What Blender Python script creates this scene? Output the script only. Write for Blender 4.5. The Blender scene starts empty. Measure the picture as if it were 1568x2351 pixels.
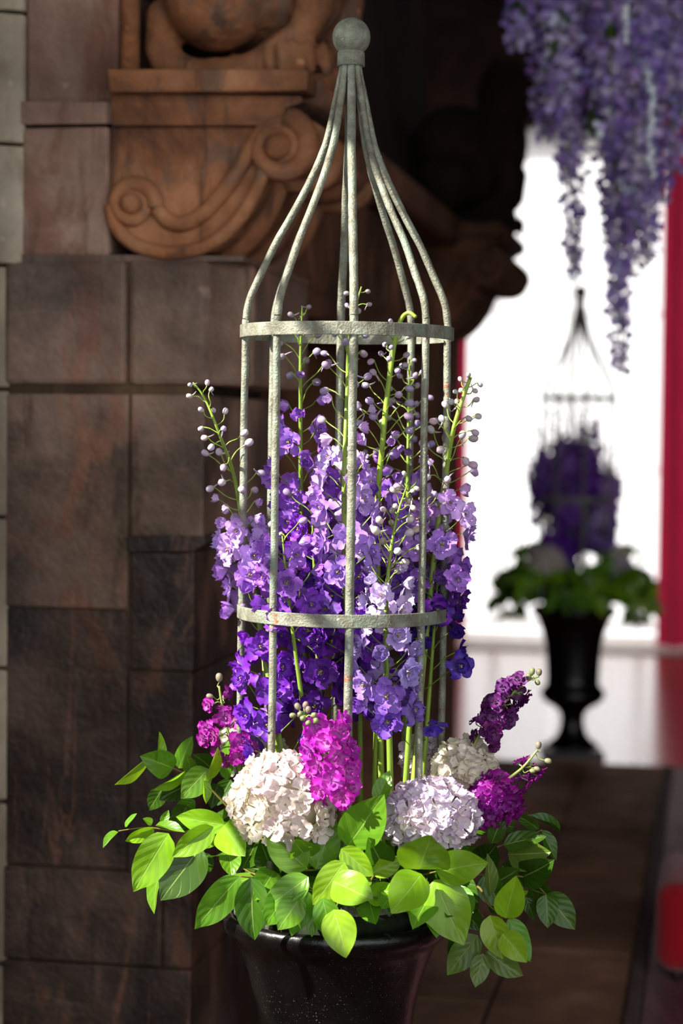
import bpy, math, random
import numpy as np
from mathutils import Vector, Matrix, Quaternion, noise
random.seed(7)
sc = bpy.context.scene
COL = sc.collection
PI = math.pi

# ------------------------------------------------------------------ camera
FPX = 4600.0; CX, CY = 784.0, 1175.5
PITCH = math.atan(185.5 / FPX); ROLL = math.radians(0.6)
CAM = Vector((0, 0, 1.70))
Fv = Vector((0, math.cos(PITCH), -math.sin(PITCH)))
_r0 = Vector((1, 0, 0)); _u0 = _r0.cross(Fv)
Rv = _r0 * math.cos(ROLL) + _u0 * math.sin(ROLL)
Uv = _u0 * math.cos(ROLL) - _r0 * math.sin(ROLL)
cd = bpy.data.cameras.new('camera'); cam = bpy.data.objects.new('camera', cd); COL.objects.link(cam)
cd.sensor_fit = 'VERTICAL'; cd.sensor_height = 36.0; cd.sensor_width = 24.0
cd.lens = FPX / 2351.0 * 36.0
cd.clip_start = 0.05; cd.clip_end = 200
m = Matrix((Rv, Uv, -Fv)).transposed().to_4x4(); m.translation = CAM
cam.matrix_world = m
cd.dof.use_dof = True; cd.dof.focus_distance = 3.70; cd.dof.aperture_fstop = cd.lens / 33.0
sc.camera = cam

def P(px, py, D):
    return CAM + Fv * D + Rv * ((px - CX) / FPX * D) + Uv * ((CY - py) / FPX * D)
def project(p):
    v = Vector(p) - CAM; D = v.dot(Fv)
    return CX + FPX * v.dot(Rv) / D, CY - FPX * v.dot(Uv) / D, D

# room axes: s runs along the left wall away from the camera, t points into the room
ANG = math.atan((1645 - 784) / FPX)
Sx = Vector((math.sin(ANG), math.cos(ANG), 0)); Tx = Vector((math.cos(ANG), -math.sin(ANG), 0))
def W(s, t, z): return Sx * s + Tx * t + Vector((0, 0, z))
def Q(px, py, s):
    """(t, z) where the sight line through a pixel meets the vertical plane s"""
    d = Fv + Rv * ((px - CX) / FPX) + Uv * ((CY - py) / FPX)
    k = s / d.dot(Sx); p = CAM + d * k
    return p.dot(Tx), p.z

# ------------------------------------------------------------------ world, sun, exposure
w = bpy.data.worlds.new('world'); sc.world = w; w.use_nodes = True
bg = w.node_tree.nodes['Background']; bg.inputs[0].default_value = (0.93, 0.96, 1.0, 1); bg.inputs[1].default_value = 2.1
sd = bpy.data.lights.new('sun', 'SUN'); sun = bpy.data.objects.new('sun', sd); COL.objects.link(sun)
sd.energy = 14.0; sd.angle = math.radians(0.8); sd.color = (1.0, 0.95, 0.86)
SUN_AZ, SUN_EL = math.radians(63), math.radians(37)
sun_dir = Vector((math.sin(SUN_AZ) * math.cos(SUN_EL), math.cos(SUN_AZ) * math.cos(SUN_EL), -math.sin(SUN_EL)))
sun.rotation_euler = (-sun_dir).to_track_quat('Z', 'Y').to_euler(); sun.location = (-3, -2, 5)
sc.view_settings.view_transform = 'Standard'; sc.view_settings.look = 'None'
sc.view_settings.gamma = 1.0; sc.view_settings.use_curve_mapping = False
sc.view_settings.exposure = 0.0
sc.cycles.use_denoising = True
sc.cycles.max_bounces = 6; sc.cycles.transparent_max_bounces = 8
sc.cycles.sample_clamp_indirect = 6.0

# ------------------------------------------------------------------ material helpers
def srgb(r, g, b):
    f = lambda c: (c / 255 / 12.92) if c / 255 <= 0.04045 else ((c / 255 + 0.055) / 1.055) ** 2.4
    return (f(r), f(g), f(b), 1)
class NT:
    def __init__(self, name):
        self.m = bpy.data.materials.new(name); self.m.use_nodes = True
        self.t = self.m.node_tree; self.t.nodes.clear()
        self.out = self.t.nodes.new('ShaderNodeOutputMaterial')
    def n(self, typ, ins=None, **kw):
        nd = self.t.nodes.new(typ)
        for k, v in kw.items(): setattr(nd, k, v)
        for k, v in (ins or {}).items():
            if isinstance(v, bpy.types.NodeSocket): self.t.links.new(v, nd.inputs[k])
            else: nd.inputs[k].default_value = v
        return nd
    def mixc(self, fac, a, b, mode='MIX'):
        nd = self.t.nodes.new('ShaderNodeMix'); nd.data_type = 'RGBA'; nd.blend_type = mode
        for i, v in ((0, fac), (6, a), (7, b)):
            if isinstance(v, bpy.types.NodeSocket): self.t.links.new(v, nd.inputs[i])
            else: nd.inputs[i].default_value = v
        return nd.outputs[2]
    def ramp(self, fac, stops, interp='LINEAR'):
        nd = self.t.nodes.new('ShaderNodeValToRGB'); self.t.links.new(fac, nd.inputs[0])
        nd.color_ramp.interpolation = interp
        el = nd.color_ramp.elements
        while len(el) < len(stops): el.new(0.5)
        for e, (p, c) in zip(el, stops):
            e.position = p; e.color = c if len(c) == 4 else (*c, 1)
        return nd.outputs[0]
    def noise(self, scale, detail=4, rough=0.55, vec=None, dist=0.0):
        ins = {'Scale': scale, 'Detail': detail, 'Roughness': rough, 'Distortion': dist}
        if vec is not None: ins['Vector'] = vec
        return self.n('ShaderNodeTexNoise', ins).outputs[0]
    def pos(self, scale=(1, 1, 1)):
        g = self.n('ShaderNodeNewGeometry')
        return self.n('ShaderNodeMapping', {'Vector': g.outputs['Position'], 'Scale': scale}).outputs[0]
    def math(self, op, a, b=0.0, c=None):
        ins = {0: a, 1: b}
        if c is not None: ins[2] = c
        return self.n('ShaderNodeMath', ins, operation=op).outputs[0]
    def bump(self, h, strength=0.3, dist=0.01):
        return self.n('ShaderNodeBump', {'Height': h, 'Strength': strength, 'Distance': dist}).outputs[0]
    def pbr(self, col, rough=0.6, normal=None, metal=0.0, spec=0.5, **kw):
        ins = {'Base Color': col, 'Roughness': rough, 'Metallic': metal, 'Specular IOR Level': spec}
        if normal is not None: ins['Normal'] = normal
        ins.update(kw)
        return self.n('ShaderNodeBsdfPrincipled', ins).outputs[0]
    def done(self, sh):
        self.t.links.new(sh, self.out.inputs[0]); return self.m
BW = lambda v: (v, v, v, 1)

def mat_stone(name, dark, mid, light, patch, rough=0.8, grime=0.5, scale=1.0, streak=0.0):
    T = NT(name); p = T.pos(); ps = T.pos((5, 5, 0.9))
    a = T.noise(2.2 * scale, 6, 0.6, p, 0.6); b = T.noise(9 * scale, 5, 0.6, p); c = T.noise(70, 3, 0.6, p)
    col = T.ramp(a, [(0.33, dark), (0.5, mid), (0.68, light)])
    pm = T.ramp(T.noise(3.1 * scale, 5, 0.65, T.pos((1.1, 1.1, 0.55)), 1.2), [(0.54, BW(0)), (0.62, BW(1))])
    col = T.mixc(T.math('MULTIPLY', pm, 0.75), col, patch)
    st = T.ramp(T.noise(2.5, 4, 0.6, ps, 0.4), [(0.58, BW(0)), (0.66, BW(1))])
    col = T.mixc(T.math('MULTIPLY', st, grime), col, dark)
    col = T.mixc(0.35, col, T.ramp(b, [(0.3, BW(0.1)), (0.7, BW(1))]), 'MULTIPLY')
    if streak:
        sk = T.ramp(T.noise(3.2, 5, 0.7, T.pos((4.5, 4.5, 0.55)), 0.9), [(0.60, BW(0)), (0.635, BW(1)), (0.66, BW(0.3)), (0.70, BW(0))])
        col = T.mixc(T.math('MULTIPLY', sk, streak), col, patch)
        s2 = T.ramp(T.noise(2.2, 4, 0.6, T.pos((1, 1, 7)), 0.5), [(0.66, BW(0)), (0.69, BW(1)), (0.72, BW(0))])
        col = T.mixc(T.math('MULTIPLY', s2, streak * .6), col, light)
        gy = T.ramp(T.noise(1.3, 3, 0.5, T.pos((1.4, 1.4, 0.5))), [(0.52, BW(0)), (0.66, BW(1))])
        col = T.mixc(T.math('MULTIPLY', gy, 0.45), col, srgb(84, 80, 84))
    pc = T.ramp(T.noise(0.9 * scale, 3, 0.5, p, 0.8), [(0.36, BW(0.5)), (0.6, BW(1.1))])
    col = T.mixc(1.0, col, pc, 'MULTIPLY')
    sp = T.ramp(T.noise(14, 2, 0.5, p), [(0.71, BW(0)), (0.745, BW(1))])
    col = T.mixc(T.math('MULTIPLY', sp, 0.35), col, light)
    h = T.math('ADD', T.math('MULTIPLY', b, 1.0), T.math('MULTIPLY', c, 0.35))
    return T.done(T.pbr(col, rough, T.bump(h, 0.5, 0.02), spec=0.3))
M = {}
M['corbel'] = mat_stone('red_sandstone', srgb(96, 70, 57), srgb(190, 124, 82), srgb(220, 158, 114), srgb(144, 114, 96), 0.8, 0.65, 1.7)
M['breast'] = mat_stone('mottled_sandstone', srgb(114, 84, 70), srgb(168, 130, 110), srgb(196, 162, 142), srgb(152, 106, 86), 0.85, 0.5)
M['pier'] = mat_stone('sooty_sandstone', srgb(52, 43, 39), srgb(80, 64, 56), srgb(118, 94, 80), srgb(136, 94, 76), 0.45, 0.75, 1.6, 0.7)
M['pier_up'] = mat_stone('browned_sandstone', srgb(100, 78, 64), srgb(156, 126, 106), srgb(186, 154, 132), srgb(176, 122, 98), 0.5, 0.7, 1.6, 0.5)
M['tan'] = mat_stone('tan_mortar', srgb(62, 50, 40), srgb(92, 73, 56), srgb(128, 102, 74), srgb(76, 60, 48), 0.95, 0.4)
M['joint'] = mat_stone('mortar', srgb(40, 32, 28), srgb(66, 52, 44), srgb(84, 66, 52), srgb(60, 48, 40), 0.95, 0.3)
M['ashlar'] = mat_stone('pale_limestone', srgb(186, 166, 140), srgb(210, 192, 166), srgb(224, 208, 184), srgb(196, 172, 146), 0.85, 0.25)
M['soot_shade'] = mat_stone('soot_and_shade', srgb(20, 15, 13), srgb(44, 32, 25), srgb(64, 46, 36), srgb(46, 32, 25), 0.95, 0.4)  # real soot in the firebox; painted shade on the hood and far beast
M['dim'] = mat_stone('shaded_sandstone', srgb(82, 55, 42), srgb(132, 88, 64), srgb(164, 112, 82), srgb(116, 82, 64), 0.9, 0.4)  # corbel sandstone with the dimness of mantel and far pier put into its colour
M['flag'] = mat_stone('dark_flagstone', srgb(140, 102, 80), srgb(172, 126, 98), srgb(190, 148, 118), srgb(156, 110, 86), 0.9, 0.2)
M['walldark'] = mat_stone('brown_wall', srgb(50, 40, 34), srgb(72, 56, 46), srgb(88, 70, 58), srgb(64, 48, 40), 0.9, 0.2)
def mat_floor(name, c1, c2, rough, spec=0.3, tint=(1, 1, 1, 1)):
    T = NT(name); p = T.pos((3, 0.4, 1)); a = T.noise(6, 4, 0.6, p)
    return T.done(T.pbr(T.ramp(a, [(0.35, c1), (0.65, c2)]), rough, spec=spec, **{'Specular Tint': tint}))
M['polished'] = mat_floor('polished_red_floor', srgb(150, 52, 36), srgb(190, 84, 58), 0.2, 0.5, (1.0, 0.84, 0.80, 1))
M['plank'] = mat_floor('dark_purple_boards', srgb(96, 62, 66), srgb(126, 84, 88), 0.55, 0.25)
M['kerb'] = mat_floor('worn_metal_edge', srgb(96, 80, 78), srgb(116, 98, 94), 0.85, 0.1)
M['white_step'] = mat_floor('white_painted_step', srgb(214, 206, 198), srgb(232, 226, 220), 0.6)
def mat_cloth(name, c1, c2, rough=0.85, trans=0.0):
    T = NT(name); a = T.noise(30, 3, 0.5, T.pos((1, 1, 0.1)))
    cc = T.ramp(a, [(0.3, c1), (0.7, c2)]); pb = T.pbr(cc, rough, spec=0.2, **{'Sheen Weight': 0.3})
    tl = T.n('ShaderNodeBsdfTranslucent', {'Color': cc}).outputs[0]
    return T.done(T.n('ShaderNodeMixShader', {0: trans, 1: pb, 2: tl}).outputs[0])
M['red'] = mat_cloth('crimson_velvet', srgb(196, 34, 78), srgb(222, 58, 100), 0.85, 0.4)
M['redbox'] = mat_cloth('red_upholstery', srgb(150, 8, 22), srgb(176, 14, 30))
T = NT('sheer_white_curtain'); d = T.n('ShaderNodeBsdfDiffuse', {'Color': (0.9, 0.9, 0.9, 1)}).outputs[0]
tr = T.n('ShaderNodeBsdfTranslucent', {'Color': (0.95, 0.95, 0.95, 1)}).outputs[0]
tp = T.n('ShaderNodeBsdfTransparent', {'Color': (1, 1, 1, 1)}).outputs[0]
mx = T.n('ShaderNodeMixShader', {0: 0.7, 1: d, 2: tr}).outputs[0]
M['sheer'] = T.done(T.n('ShaderNodeMixShader', {0: 0.35, 1: mx, 2: tp}).outputs[0])
T = NT('bright_daylit_glass'); M['glow'] = T.done(T.n('ShaderNodeEmission', {'Color': (1, 0.985, 0.97, 1), 'Strength': 3.2}).outputs[0])
# weathered cage metal
T = NT('verdigris_iron'); p = T.pos()
a = T.noise(28, 5, 0.65, p); c = T.noise(230, 3, 0.6, p)
col = T.ramp(a, [(0.32, srgb(96, 94, 80)), (0.5, srgb(128, 127, 110)), (0.64, srgb(146, 152, 134))])
gm = T.ramp(T.noise(11, 4, 0.6, p), [(0.53, BW(0)), (0.63, BW(1))]); col = T.mixc(T.math('MULTIPLY', gm, 0.5), col, srgb(128, 146, 128))
rm = T.ramp(T.noise(19, 4, 0.7, p, 0.5), [(0.655, BW(0)), (0.70, BW(1))]); col = T.mixc(T.math('MULTIPLY', rm, 0.8), col, srgb(150, 84, 48))
sm = T.ramp(T.noise(90, 2, 0.5, p), [(0.70, BW(0)), (0.74, BW(1))]); col = T.mixc(T.math('MULTIPLY', sm, 0.7), col, srgb(205, 208, 196))
M['iron'] = T.done(T.pbr(col, 0.55, T.bump(T.math('ADD', a, T.math('MULTIPLY', c, 0.8)), 0.55, 0.006), metal=0.15, spec=0.5))
# urn
T = NT('black_urn_glaze'); p = T.pos()
sp = T.ramp(T.noise(260, 2, 0.6, p), [(0.66, BW(0)), (0.70, BW(1))])
sm = T.ramp(T.noise(7, 3, 0.6, p), [(0.42, BW(0.05)), (0.62, BW(1))])
sc2 = T.ramp(T.noise(22, 4, 0.75, p, 1.5), [(0.71, BW(0)), (0.74, BW(1))])
col = T.ramp(T.noise(4, 4, 0.6, p), [(0.35, srgb(4, 3, 3)), (0.65, srgb(10, 7, 7))])
col = T.mixc(T.math('MULTIPLY', sp, sm), col, srgb(84, 82, 80)); col = T.mixc(T.math('MULTIPLY', sc2, 0.3), col, srgb(120, 118, 116))
M['urn'] = T.done(T.pbr(col, T.math('MULTIPLY_ADD', T.noise(30, 4, 0.6, p), 0.22, 0.2), T.bump(T.noise(60, 4, 0.6, p), 0.25, 0.004), spec=0.5))
# plants: object colour carries the hue of each flower; UV v runs from petal base to tip
def plant(name, trans=0.35, rough=0.5, spec=0.35, kind='petal'):
    T = NT(name); oi = T.n('ShaderNodeObjectInfo'); uv = T.n('ShaderNodeUVMap').outputs[0]
    sx = T.n('ShaderNodeSeparateXYZ', {0: uv}); u, v = sx.outputs[0], sx.outputs[1]; oc = oi.outputs['Color']
    nrm = None
    if kind == 'petal':
        vn = T.noise(6, 3, 0.6, T.n('ShaderNodeMapping', {'Vector': uv, 'Scale': (5, 0.8, 1)}).outputs[0])
        lum = T.n('ShaderNodeRGBToBW', {0: oc}).outputs[0]; pale = T.mixc(T.math('MINIMUM', T.math('MULTIPLY_ADD', lum, 1.0, 0.06), 0.6), oc, (0.93, 0.88, 0.95, 1))
        k = T.math('ADD', T.math('MULTIPLY', vn, 0.8), T.math('MULTIPLY', v, 0.55))
        col = T.mixc(T.ramp(k, [(0.42, BW(0)), (0.82, BW(1))]), pale, oc)
    elif kind == 'bud':
        r = T.math('ABSOLUTE', T.math('SINE', T.math('MULTIPLY', u, 15.7)))
        col = T.mixc(T.ramp(r, [(0.0, BW(1)), (0.35, BW(0))]), oc, T.mixc(0.5, oc, srgb(80, 74, 92)))
        col = T.mixc(T.ramp(v, [(0.02, BW(1)), (0.30, BW(0))]), col, srgb(150, 168, 96))
    elif kind == 'soft':
        vn = T.noise(4, 3, 0.6, uv)
        col = T.mixc(T.ramp(T.math('ADD', T.math('MULTIPLY', vn, 0.9), T.math('MULTIPLY', v, 0.3)), [(0.45, BW(0)), (0.85, BW(1))]), T.mixc(0.6, oc, srgb(236, 232, 206)), oc)
    elif kind == 'stem':
        st = T.noise(5, 3, 0.6, T.n('ShaderNodeMapping', {'Vector': uv, 'Scale': (6, 1.2, 1)}).outputs[0])
        col = T.mixc(T.ramp(st, [(0.3, BW(0)), (0.7, BW(1))]), T.mixc(0.35, oc, srgb(52, 78, 22)), oc)
    else:  # leaf
        au = T.math('ABSOLUTE', T.math('SUBTRACT', u, 0.5))
        mid = T.ramp(au, [(0.008, BW(1)), (0.024, BW(0))])
        ph = T.math('SUBTRACT', T.math('MULTIPLY', v, 5.0), T.math('MULTIPLY', au, 3.6))
        fr = T.math('ABSOLUTE', T.math('SUBTRACT', T.math('FRACT', ph), 0.5))
        sec = T.ramp(fr, [(0.0, BW(1)), (0.03, BW(0))])
        veins = T.math('MAXIMUM', mid, T.math('MULTIPLY', sec, 0.3))
        mott = T.noise(3, 4, 0.6, uv)
        col = T.mixc(T.ramp(mott, [(0.3, BW(0)), (0.7, BW(1))]), T.mixc(0.25, oc, srgb(46, 84, 22)), oc)
        col = T.mixc(T.math('MULTIPLY', veins, 0.6), col, srgb(178, 206, 110))
        nrm = T.bump(T.math('ADD', T.math('MULTIPLY', veins, -0.6), T.math('MULTIPLY', fr, 0.35)), 0.25, 0.01)
    pb = T.pbr(col, rough, nrm, spec=spec)
    if trans > 0:
        tc = T.mixc(1.0, col, (1.25, 1.25, 0.75, 1) if kind == 'leaf' else (1.05, 1.0, 1.05, 1), 'MULTIPLY')
        tl = T.n('ShaderNodeBsdfTranslucent', {'Color': tc}).outputs[0]
        pb = T.n('ShaderNodeMixShader', {0: trans, 1: pb, 2: tl}).outputs[0]
    return T.done(pb)
M['petal'] = plant('flower_petal', 0.25, 0.5)
M['soft'] = plant('hydrangea_petal', 0.3, 0.6, 0.25, 'soft')
M['bud'] = plant('flower_bud', 0.15, 0.45, 0.4, 'bud')
M['stem'] = plant('green_stem', 0.12, 0.4, 0.4, 'stem')
M['leaf'] = plant('glossy_leaf', 0.38, 0.30, 0.5, 'leaf')
T = NT('stamens'); M['eye'] = T.done(T.pbr(T.ramp(T.noise(300, 2, 0.5, T.pos()), [(0.35, srgb(60, 48, 34)), (0.6, srgb(196, 184, 96))]), 0.7))
T = NT('floral_foam'); M['foam'] = T.done(T.pbr(T.ramp(T.noise(60, 3, 0.5, T.pos()), [(0.3, srgb(14, 22, 10)), (0.7, srgb(34, 46, 20))]), 0.95))
T = NT('black_rubber'); M['rubber'] = T.done(T.pbr(T.ramp(T.noise(40, 2, 0.5, T.pos()), [(0.3, srgb(8, 8, 8)), (0.7, srgb(18, 18, 18))]), 0.5))
T = NT('pale_bead'); M['bead'] = T.done(T.pbr(T.ramp(T.noise(30, 2, 0.5, T.pos()), [(0.3, srgb(226, 234, 250)), (0.7, srgb(248, 250, 255))]), 0.05, **{'Coat Weight': 0.6}))
T = NT('dark_wood_grain'); M['wood'] = T.done(T.pbr(T.ramp(T.noise(12, 3, 0.5, T.pos((1, 1, 6))), [(0.3, srgb(36, 24, 18)), (0.7, srgb(58, 40, 30))]), 0.6))

# ------------------------------------------------------------------ mesh helpers
class MB:
    def __init__(self): self.v = []; self.f = []; self.uv = []
    def add(self, vs, fs, uvs=None):
        o = len(self.v); self.v += [tuple(p) for p in vs]; self.f += [tuple(i + o for i in f) for f in fs]
        self.uv += uvs if uvs else [(0.5, 0.5)] * len(vs); return self
    def grid(self, fn, nu, nv, wrap=False):
        vs, uvs, fs = [], [], []
        for j in range(nv + 1):
            for i in range(nu + (0 if wrap else 1)):
                u, v = i / nu, j / nv; vs.append(fn(u, v)); uvs.append((u, v))
        k = nu if wrap else nu + 1
        for j in range(nv):
            for i in range(nu):
                a = j * k + i; b = j * k + (i + 1) % k if wrap else a + 1
                fs.append((a, b, b + k, a + k))
        return self.add(vs, fs, uvs)
    def box(self, x0, x1, y0, y1, z0, z1, fr=None):
        fr = fr or (lambda a, b, c: Vector((a, b, c)))
        vs = [fr(x, y, z) for x in (x0, x1) for y in (y0, y1) for z in (z0, z1)]
        return self.add(vs, [(0, 1, 3, 2), (4, 6, 7, 5), (0, 4, 5, 1), (2, 3, 7, 6), (0, 2, 6, 4), (1, 5, 7, 3)])
    def prism(self, pts, s0, s1, fr=W):
        n = len(pts); vs = [fr(s0, t, z) for t, z in pts] + [fr(s1, t, z) for t, z in pts]
        fs = [tuple(range(n)), tuple(range(2 * n - 1, n - 1, -1))] + [(i, i + n, (i + 1) % n + n, (i + 1) % n) for i in range(n)]
        return self.add(vs, fs)
    def lathe(self, prof, n=32, c=(0, 0, 0), caps=True):
        c = Vector(c)
        vs = []; uvs = []; m_ = len(prof)
        for j, (r, z) in enumerate(prof):
            for i in range(n):
                a = 2 * PI * i / n; vs.append(c + Vector((r * math.cos(a), r * math.sin(a), z))); uvs.append((i / n, j / max(1, m_ - 1)))
        fs = [(j * n + i, j * n + (i + 1) % n, (j + 1) * n + (i + 1) % n, (j + 1) * n + i) for j in range(m_ - 1) for i in range(n)]
        if caps: fs += [tuple(range(n - 1, -1, -1)), tuple(range((m_ - 1) * n, m_ * n))]
        return self.add(vs, fs, uvs)
    def tube(self, path, rad, n=8):
        path = [Vector(p) for p in path]; m_ = len(path)
        rad = [rad] * m_ if isinstance(rad, (int, float)) else rad
        vs, uvs = [], []; up = None
        for j, p in enumerate(path):
            tg = (path[min(j + 1, m_ - 1)] - path[max(j - 1, 0)]).normalized()
            if up is None: up = tg.orthogonal().normalized()
            up = (up - tg * up.dot(tg)).normalized(); sd_ = tg.cross(up)
            for i in range(n):
                a = 2 * PI * i / n; vs.append(p + (up * math.cos(a) + sd_ * math.sin(a)) * rad[j]); uvs.append((i / n, j / max(1, m_ - 1)))
        fs = [(j * n + i, j * n + (i + 1) % n, (j + 1) * n + (i + 1) % n, (j + 1) * n + i) for j in range(m_ - 1) for i in range(n)]
        fs += [tuple(range(n - 1, -1, -1)), tuple(range((m_ - 1) * n, m_ * n))]
        return self.add(vs, fs, uvs)
    def ball(self, c, r, n=12, m_=8, ax=None):
        c = Vector(c); r = Vector((r, r, r)) if isinstance(r, (int, float)) else Vector(r)
        def f(u, v):
            a = 2 * PI * u; b = PI * v
            q = Vector((math.sin(b) * math.cos(a) * r.x, math.sin(b) * math.sin(a) * r.y, -math.cos(b) * r.z))
            return c + (ax @ q if ax else q)
        return self.grid(f, n, m_, True)
    def mesh(self, name, mat, smooth=True):
        me = bpy.data.meshes.new(name); me.from_pydata(self.v, [], self.f)
        ul = me.uv_layers.new(name='UVMap'); li = np.empty(len(me.loops), dtype=np.int32); me.loops.foreach_get('vertex_index', li)
        ul.data.foreach_set('uv', np.asarray(self.uv, dtype=np.float32)[li].ravel())
        if smooth: me.polygons.foreach_set('use_smooth', [True] * len(me.polygons))
        me.materials.append(M[mat]); me.update(); return me
def link(name, me, parent=None, mw=None, color=None):
    o = bpy.data.objects.new(name, me); COL.objects.link(o)
    if parent is not None:
        o.parent = parent
        mw = mw if mw is not None else Matrix()
        o.matrix_parent_inverse = Matrix(); o.matrix_local = PW[parent].inverted() @ mw
        PW[o] = mw.copy()
    else:
        mw = mw if mw is not None else Matrix(); o.matrix_world = mw; PW[o] = mw.copy()
    if color: o.color = color
    return o
PW = {}
def tag(o, label=None, cat=None, group=None, kind=None):
    if label: o['label'] = label
    if cat: o['category'] = cat
    if group: o['group'] = group
    if kind: o['kind'] = kind
    return o
def empty(name, loc, label, cat, group=None):
    o = link(name, None, None, Matrix.Translation(Vector(loc))); o.empty_display_size = 0.05
    return tag(o, label, cat, group)
def obj(name, mb, mat, parent=None, smooth=False, color=None, origin=None):
    """mesh from world-space vertices, origin at 'origin' or the mesh centre"""
    a = np.array([tuple(v) for v in mb.v]); c = Vector(origin) if origin else Vector((a[:, 0].mean(), a[:, 1].mean(), a[:, 2].min()))
    mb.v = [tuple(Vector(v) - c) for v in mb.v]
    return link(name, mb.mesh(name, mat, smooth), parent, Matrix.Translation(c), color)
def bevel(o, w_=0.01, seg=2):
    b = o.modifiers.new('bevel', 'BEVEL'); b.width = w_; b.segments = seg; b.limit_method = 'ANGLE'; b.angle_limit = math.radians(40)
    return o
def rnd(a, b): return random.uniform(a, b)
def smoothpath(pts, n=6):
    pts = [Vector(p) for p in pts]; out = []
    for i in range(len(pts) - 1):
        p0, p1, p2, p3 = pts[max(i - 1, 0)], pts[i], pts[i + 1], pts[min(i + 2, len(pts) - 1)]
        for k in range(n):
            t = k / n
            out.append(0.5 * ((2 * p1) + (p2 - p0) * t + (2 * p0 - 5 * p1 + 4 * p2 - p3) * t * t + (3 * p1 - p0 - 3 * p2 + p3) * t ** 3))
    out.append(pts[-1]); return out

# ------------------------------------------------------------------ THE SETTING
S1, S1B = 4.60, 5.35            # near pier of the fireplace
S2, S2B = 8.00, 8.75            # far pier
TW, TP, TC = -1.655, -1.205, -0.91   # wall face, pier front, corbel front
HALL_Z = 5.5
fl = obj('floor', MB().box(-4.0, 17.2, -3.2, 6.0, -0.12, -0.012, W), 'joint'); tag(fl, kind='structure')
def slab(name, s0, s1, t0, t1, z0, z1, mat, parent, bv=0.006):
    return bevel(obj(name, MB().box(s0, s1, t0, t1, z0, z1, W), mat, parent), bv)
for (t0, t1, off) in ((-1.64, -0.645, 0.0), (-0.635, -0.245, 0.45)):
    s = 2.6 + off
    while s < 10.3:
        e = min(s + rnd(0.95, 1.25), 10.35)
        if 10.35 - e < 0.4: e = 10.35
        slab('flagstone', s + 0.004, e - 0.004, t0, t1, -0.05, rnd(-0.003, 0.003), 'flag', fl); s = e
slab('floor_edge_strip', 2.6, 10.35, -0.238, -0.195, -0.05, 0.006, 'kerb', fl, 0.004)
for i in range(9):
    slab('floor_board', 2.6, 10.35, -0.19 + i * 0.2, -0.193 + (i + 1) * 0.2, -0.05, -0.002, 'plank', fl, 0.002)
po = obj('floor_polished', MB().box(10.355, 15.6, -3.2, 6.0, -0.05, 0.0, W), 'polished'); tag(po, kind='structure')
st = obj('trim_step', MB().box(15.6, 16.9, -3.2, 6.0, -0.05, 0.02, W), 'white_step'); tag(st, kind='structure'); bevel(st, 0.015)

# left wall, with the window the sun comes through (outside the frame), then the deep bay beyond the fireplace
WS0, WS1, WZ0, WZ1 = 2.35, 3.72, 1.4, 3.45
wl = MB(); th = 0.30
for a in ((-4.0, WS0, 0, HALL_Z), (WS1, 4.36, 0, HALL_Z), (4.36, 9.75, 0, HALL_Z), (WS0, WS1, 0, WZ0), (WS0, WS1, WZ1, HALL_Z)):
    t1 = TW - 0.012 if a[0] < 4.3 else TW - 0.75
    wl.box(a[0], a[1], t1 - th, t1, a[2], a[3], W)
wall = obj('wall_left', wl, 'joint'); tag(wall, kind='structure')
zz = [-0.0] + [Q(20, y, 4.55)[1] for y in (2225, 1850, 1540, 1190, 893, 606, 326, 20)] + [3.05, 3.4, 3.8, 4.3, 5.4]
for i in range(len(zz) - 1):
    bevel(obj('stone_block', MB().box(3.80, 4.36, TW - 0.2, TW + rnd(-0.004, 0.004), zz[i] + 0.004, zz[i + 1] - 0.004, W), 'ashlar', wall), 0.008)
    mb = MB(); j = rnd(-.004, .004); e_ = .035 if zz[i] < 2.05 else 0
    for z in (zz[i] + .004, zz[i + 1] - .004): mb.v += [tuple(W(*q, z)) for q in ((4.37, TW - .26), (4.56 + j, TW - .05 - e_), (4.598, TW + .012 - e_), (4.62, TW + .012 - e_), (4.64, TW - .3), (4.37, TW - .3))]
    mb.uv = [(0, 0)] * 12; mb.f = [(5, 4, 3, 2, 1, 0), (6, 7, 8, 9, 10, 11)] + [(q, (q + 1) % 6, (q + 1) % 6 + 6, q + 6) for q in range(6)]
    bevel(obj('stone_block', mb, 'ashlar', wall), 0.006)
win = obj('window_2', MB().box(WS0, WS1, TW - 0.20, TW - 0.14, WZ0, WZ0 + 0.06, W), 'wood'); tag(win, kind='structure')
for a in ((WS0, WS0 + 0.05, WZ0, WZ1), (WS1 - 0.05, WS1, WZ0, WZ1)):
    obj('window_frame', MB().box(a[0], a[1], TW - 0.2, TW - 0.14, a[2], a[3], W), 'wood', win)
obj('mullion', MB().box((WS0 + WS1) / 2 - 0.02, (WS0 + WS1) / 2 + 0.02, TW - 0.19, TW - 0.15, WZ0, WZ1, W), 'wood', win)
for k in range(1, 4):
    z = WZ0 + (WZ1 - WZ0) * k / 4
    obj('transom_bar', MB().box(WS0, WS1, TW - 0.18, TW - 0.155, z - 0.013, z + 0.013, W), 'wood', win)
bay = obj('wall_bay', MB().box(9.45, 17.2, -3.2, -2.9, 0, HALL_Z, W), 'walldark'); tag(bay, kind='structure')
wr = obj('wall_right', MB().box(1.0, 17.2, 6.0, 6.3, 0, HALL_Z, W), 'walldark'); tag(wr, kind='structure')
ce = obj('ceiling', MB().box(-1.0, 17.2, -3.2, 6.3, HALL_Z, HALL_Z + 0.2, W), 'walldark'); tag(ce, kind='structure')
SF = 16.8; TA, TB, ZT = -2.45, 0.0, 4.05  # opening widened unseen behind the red drape so the cloth glows
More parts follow.
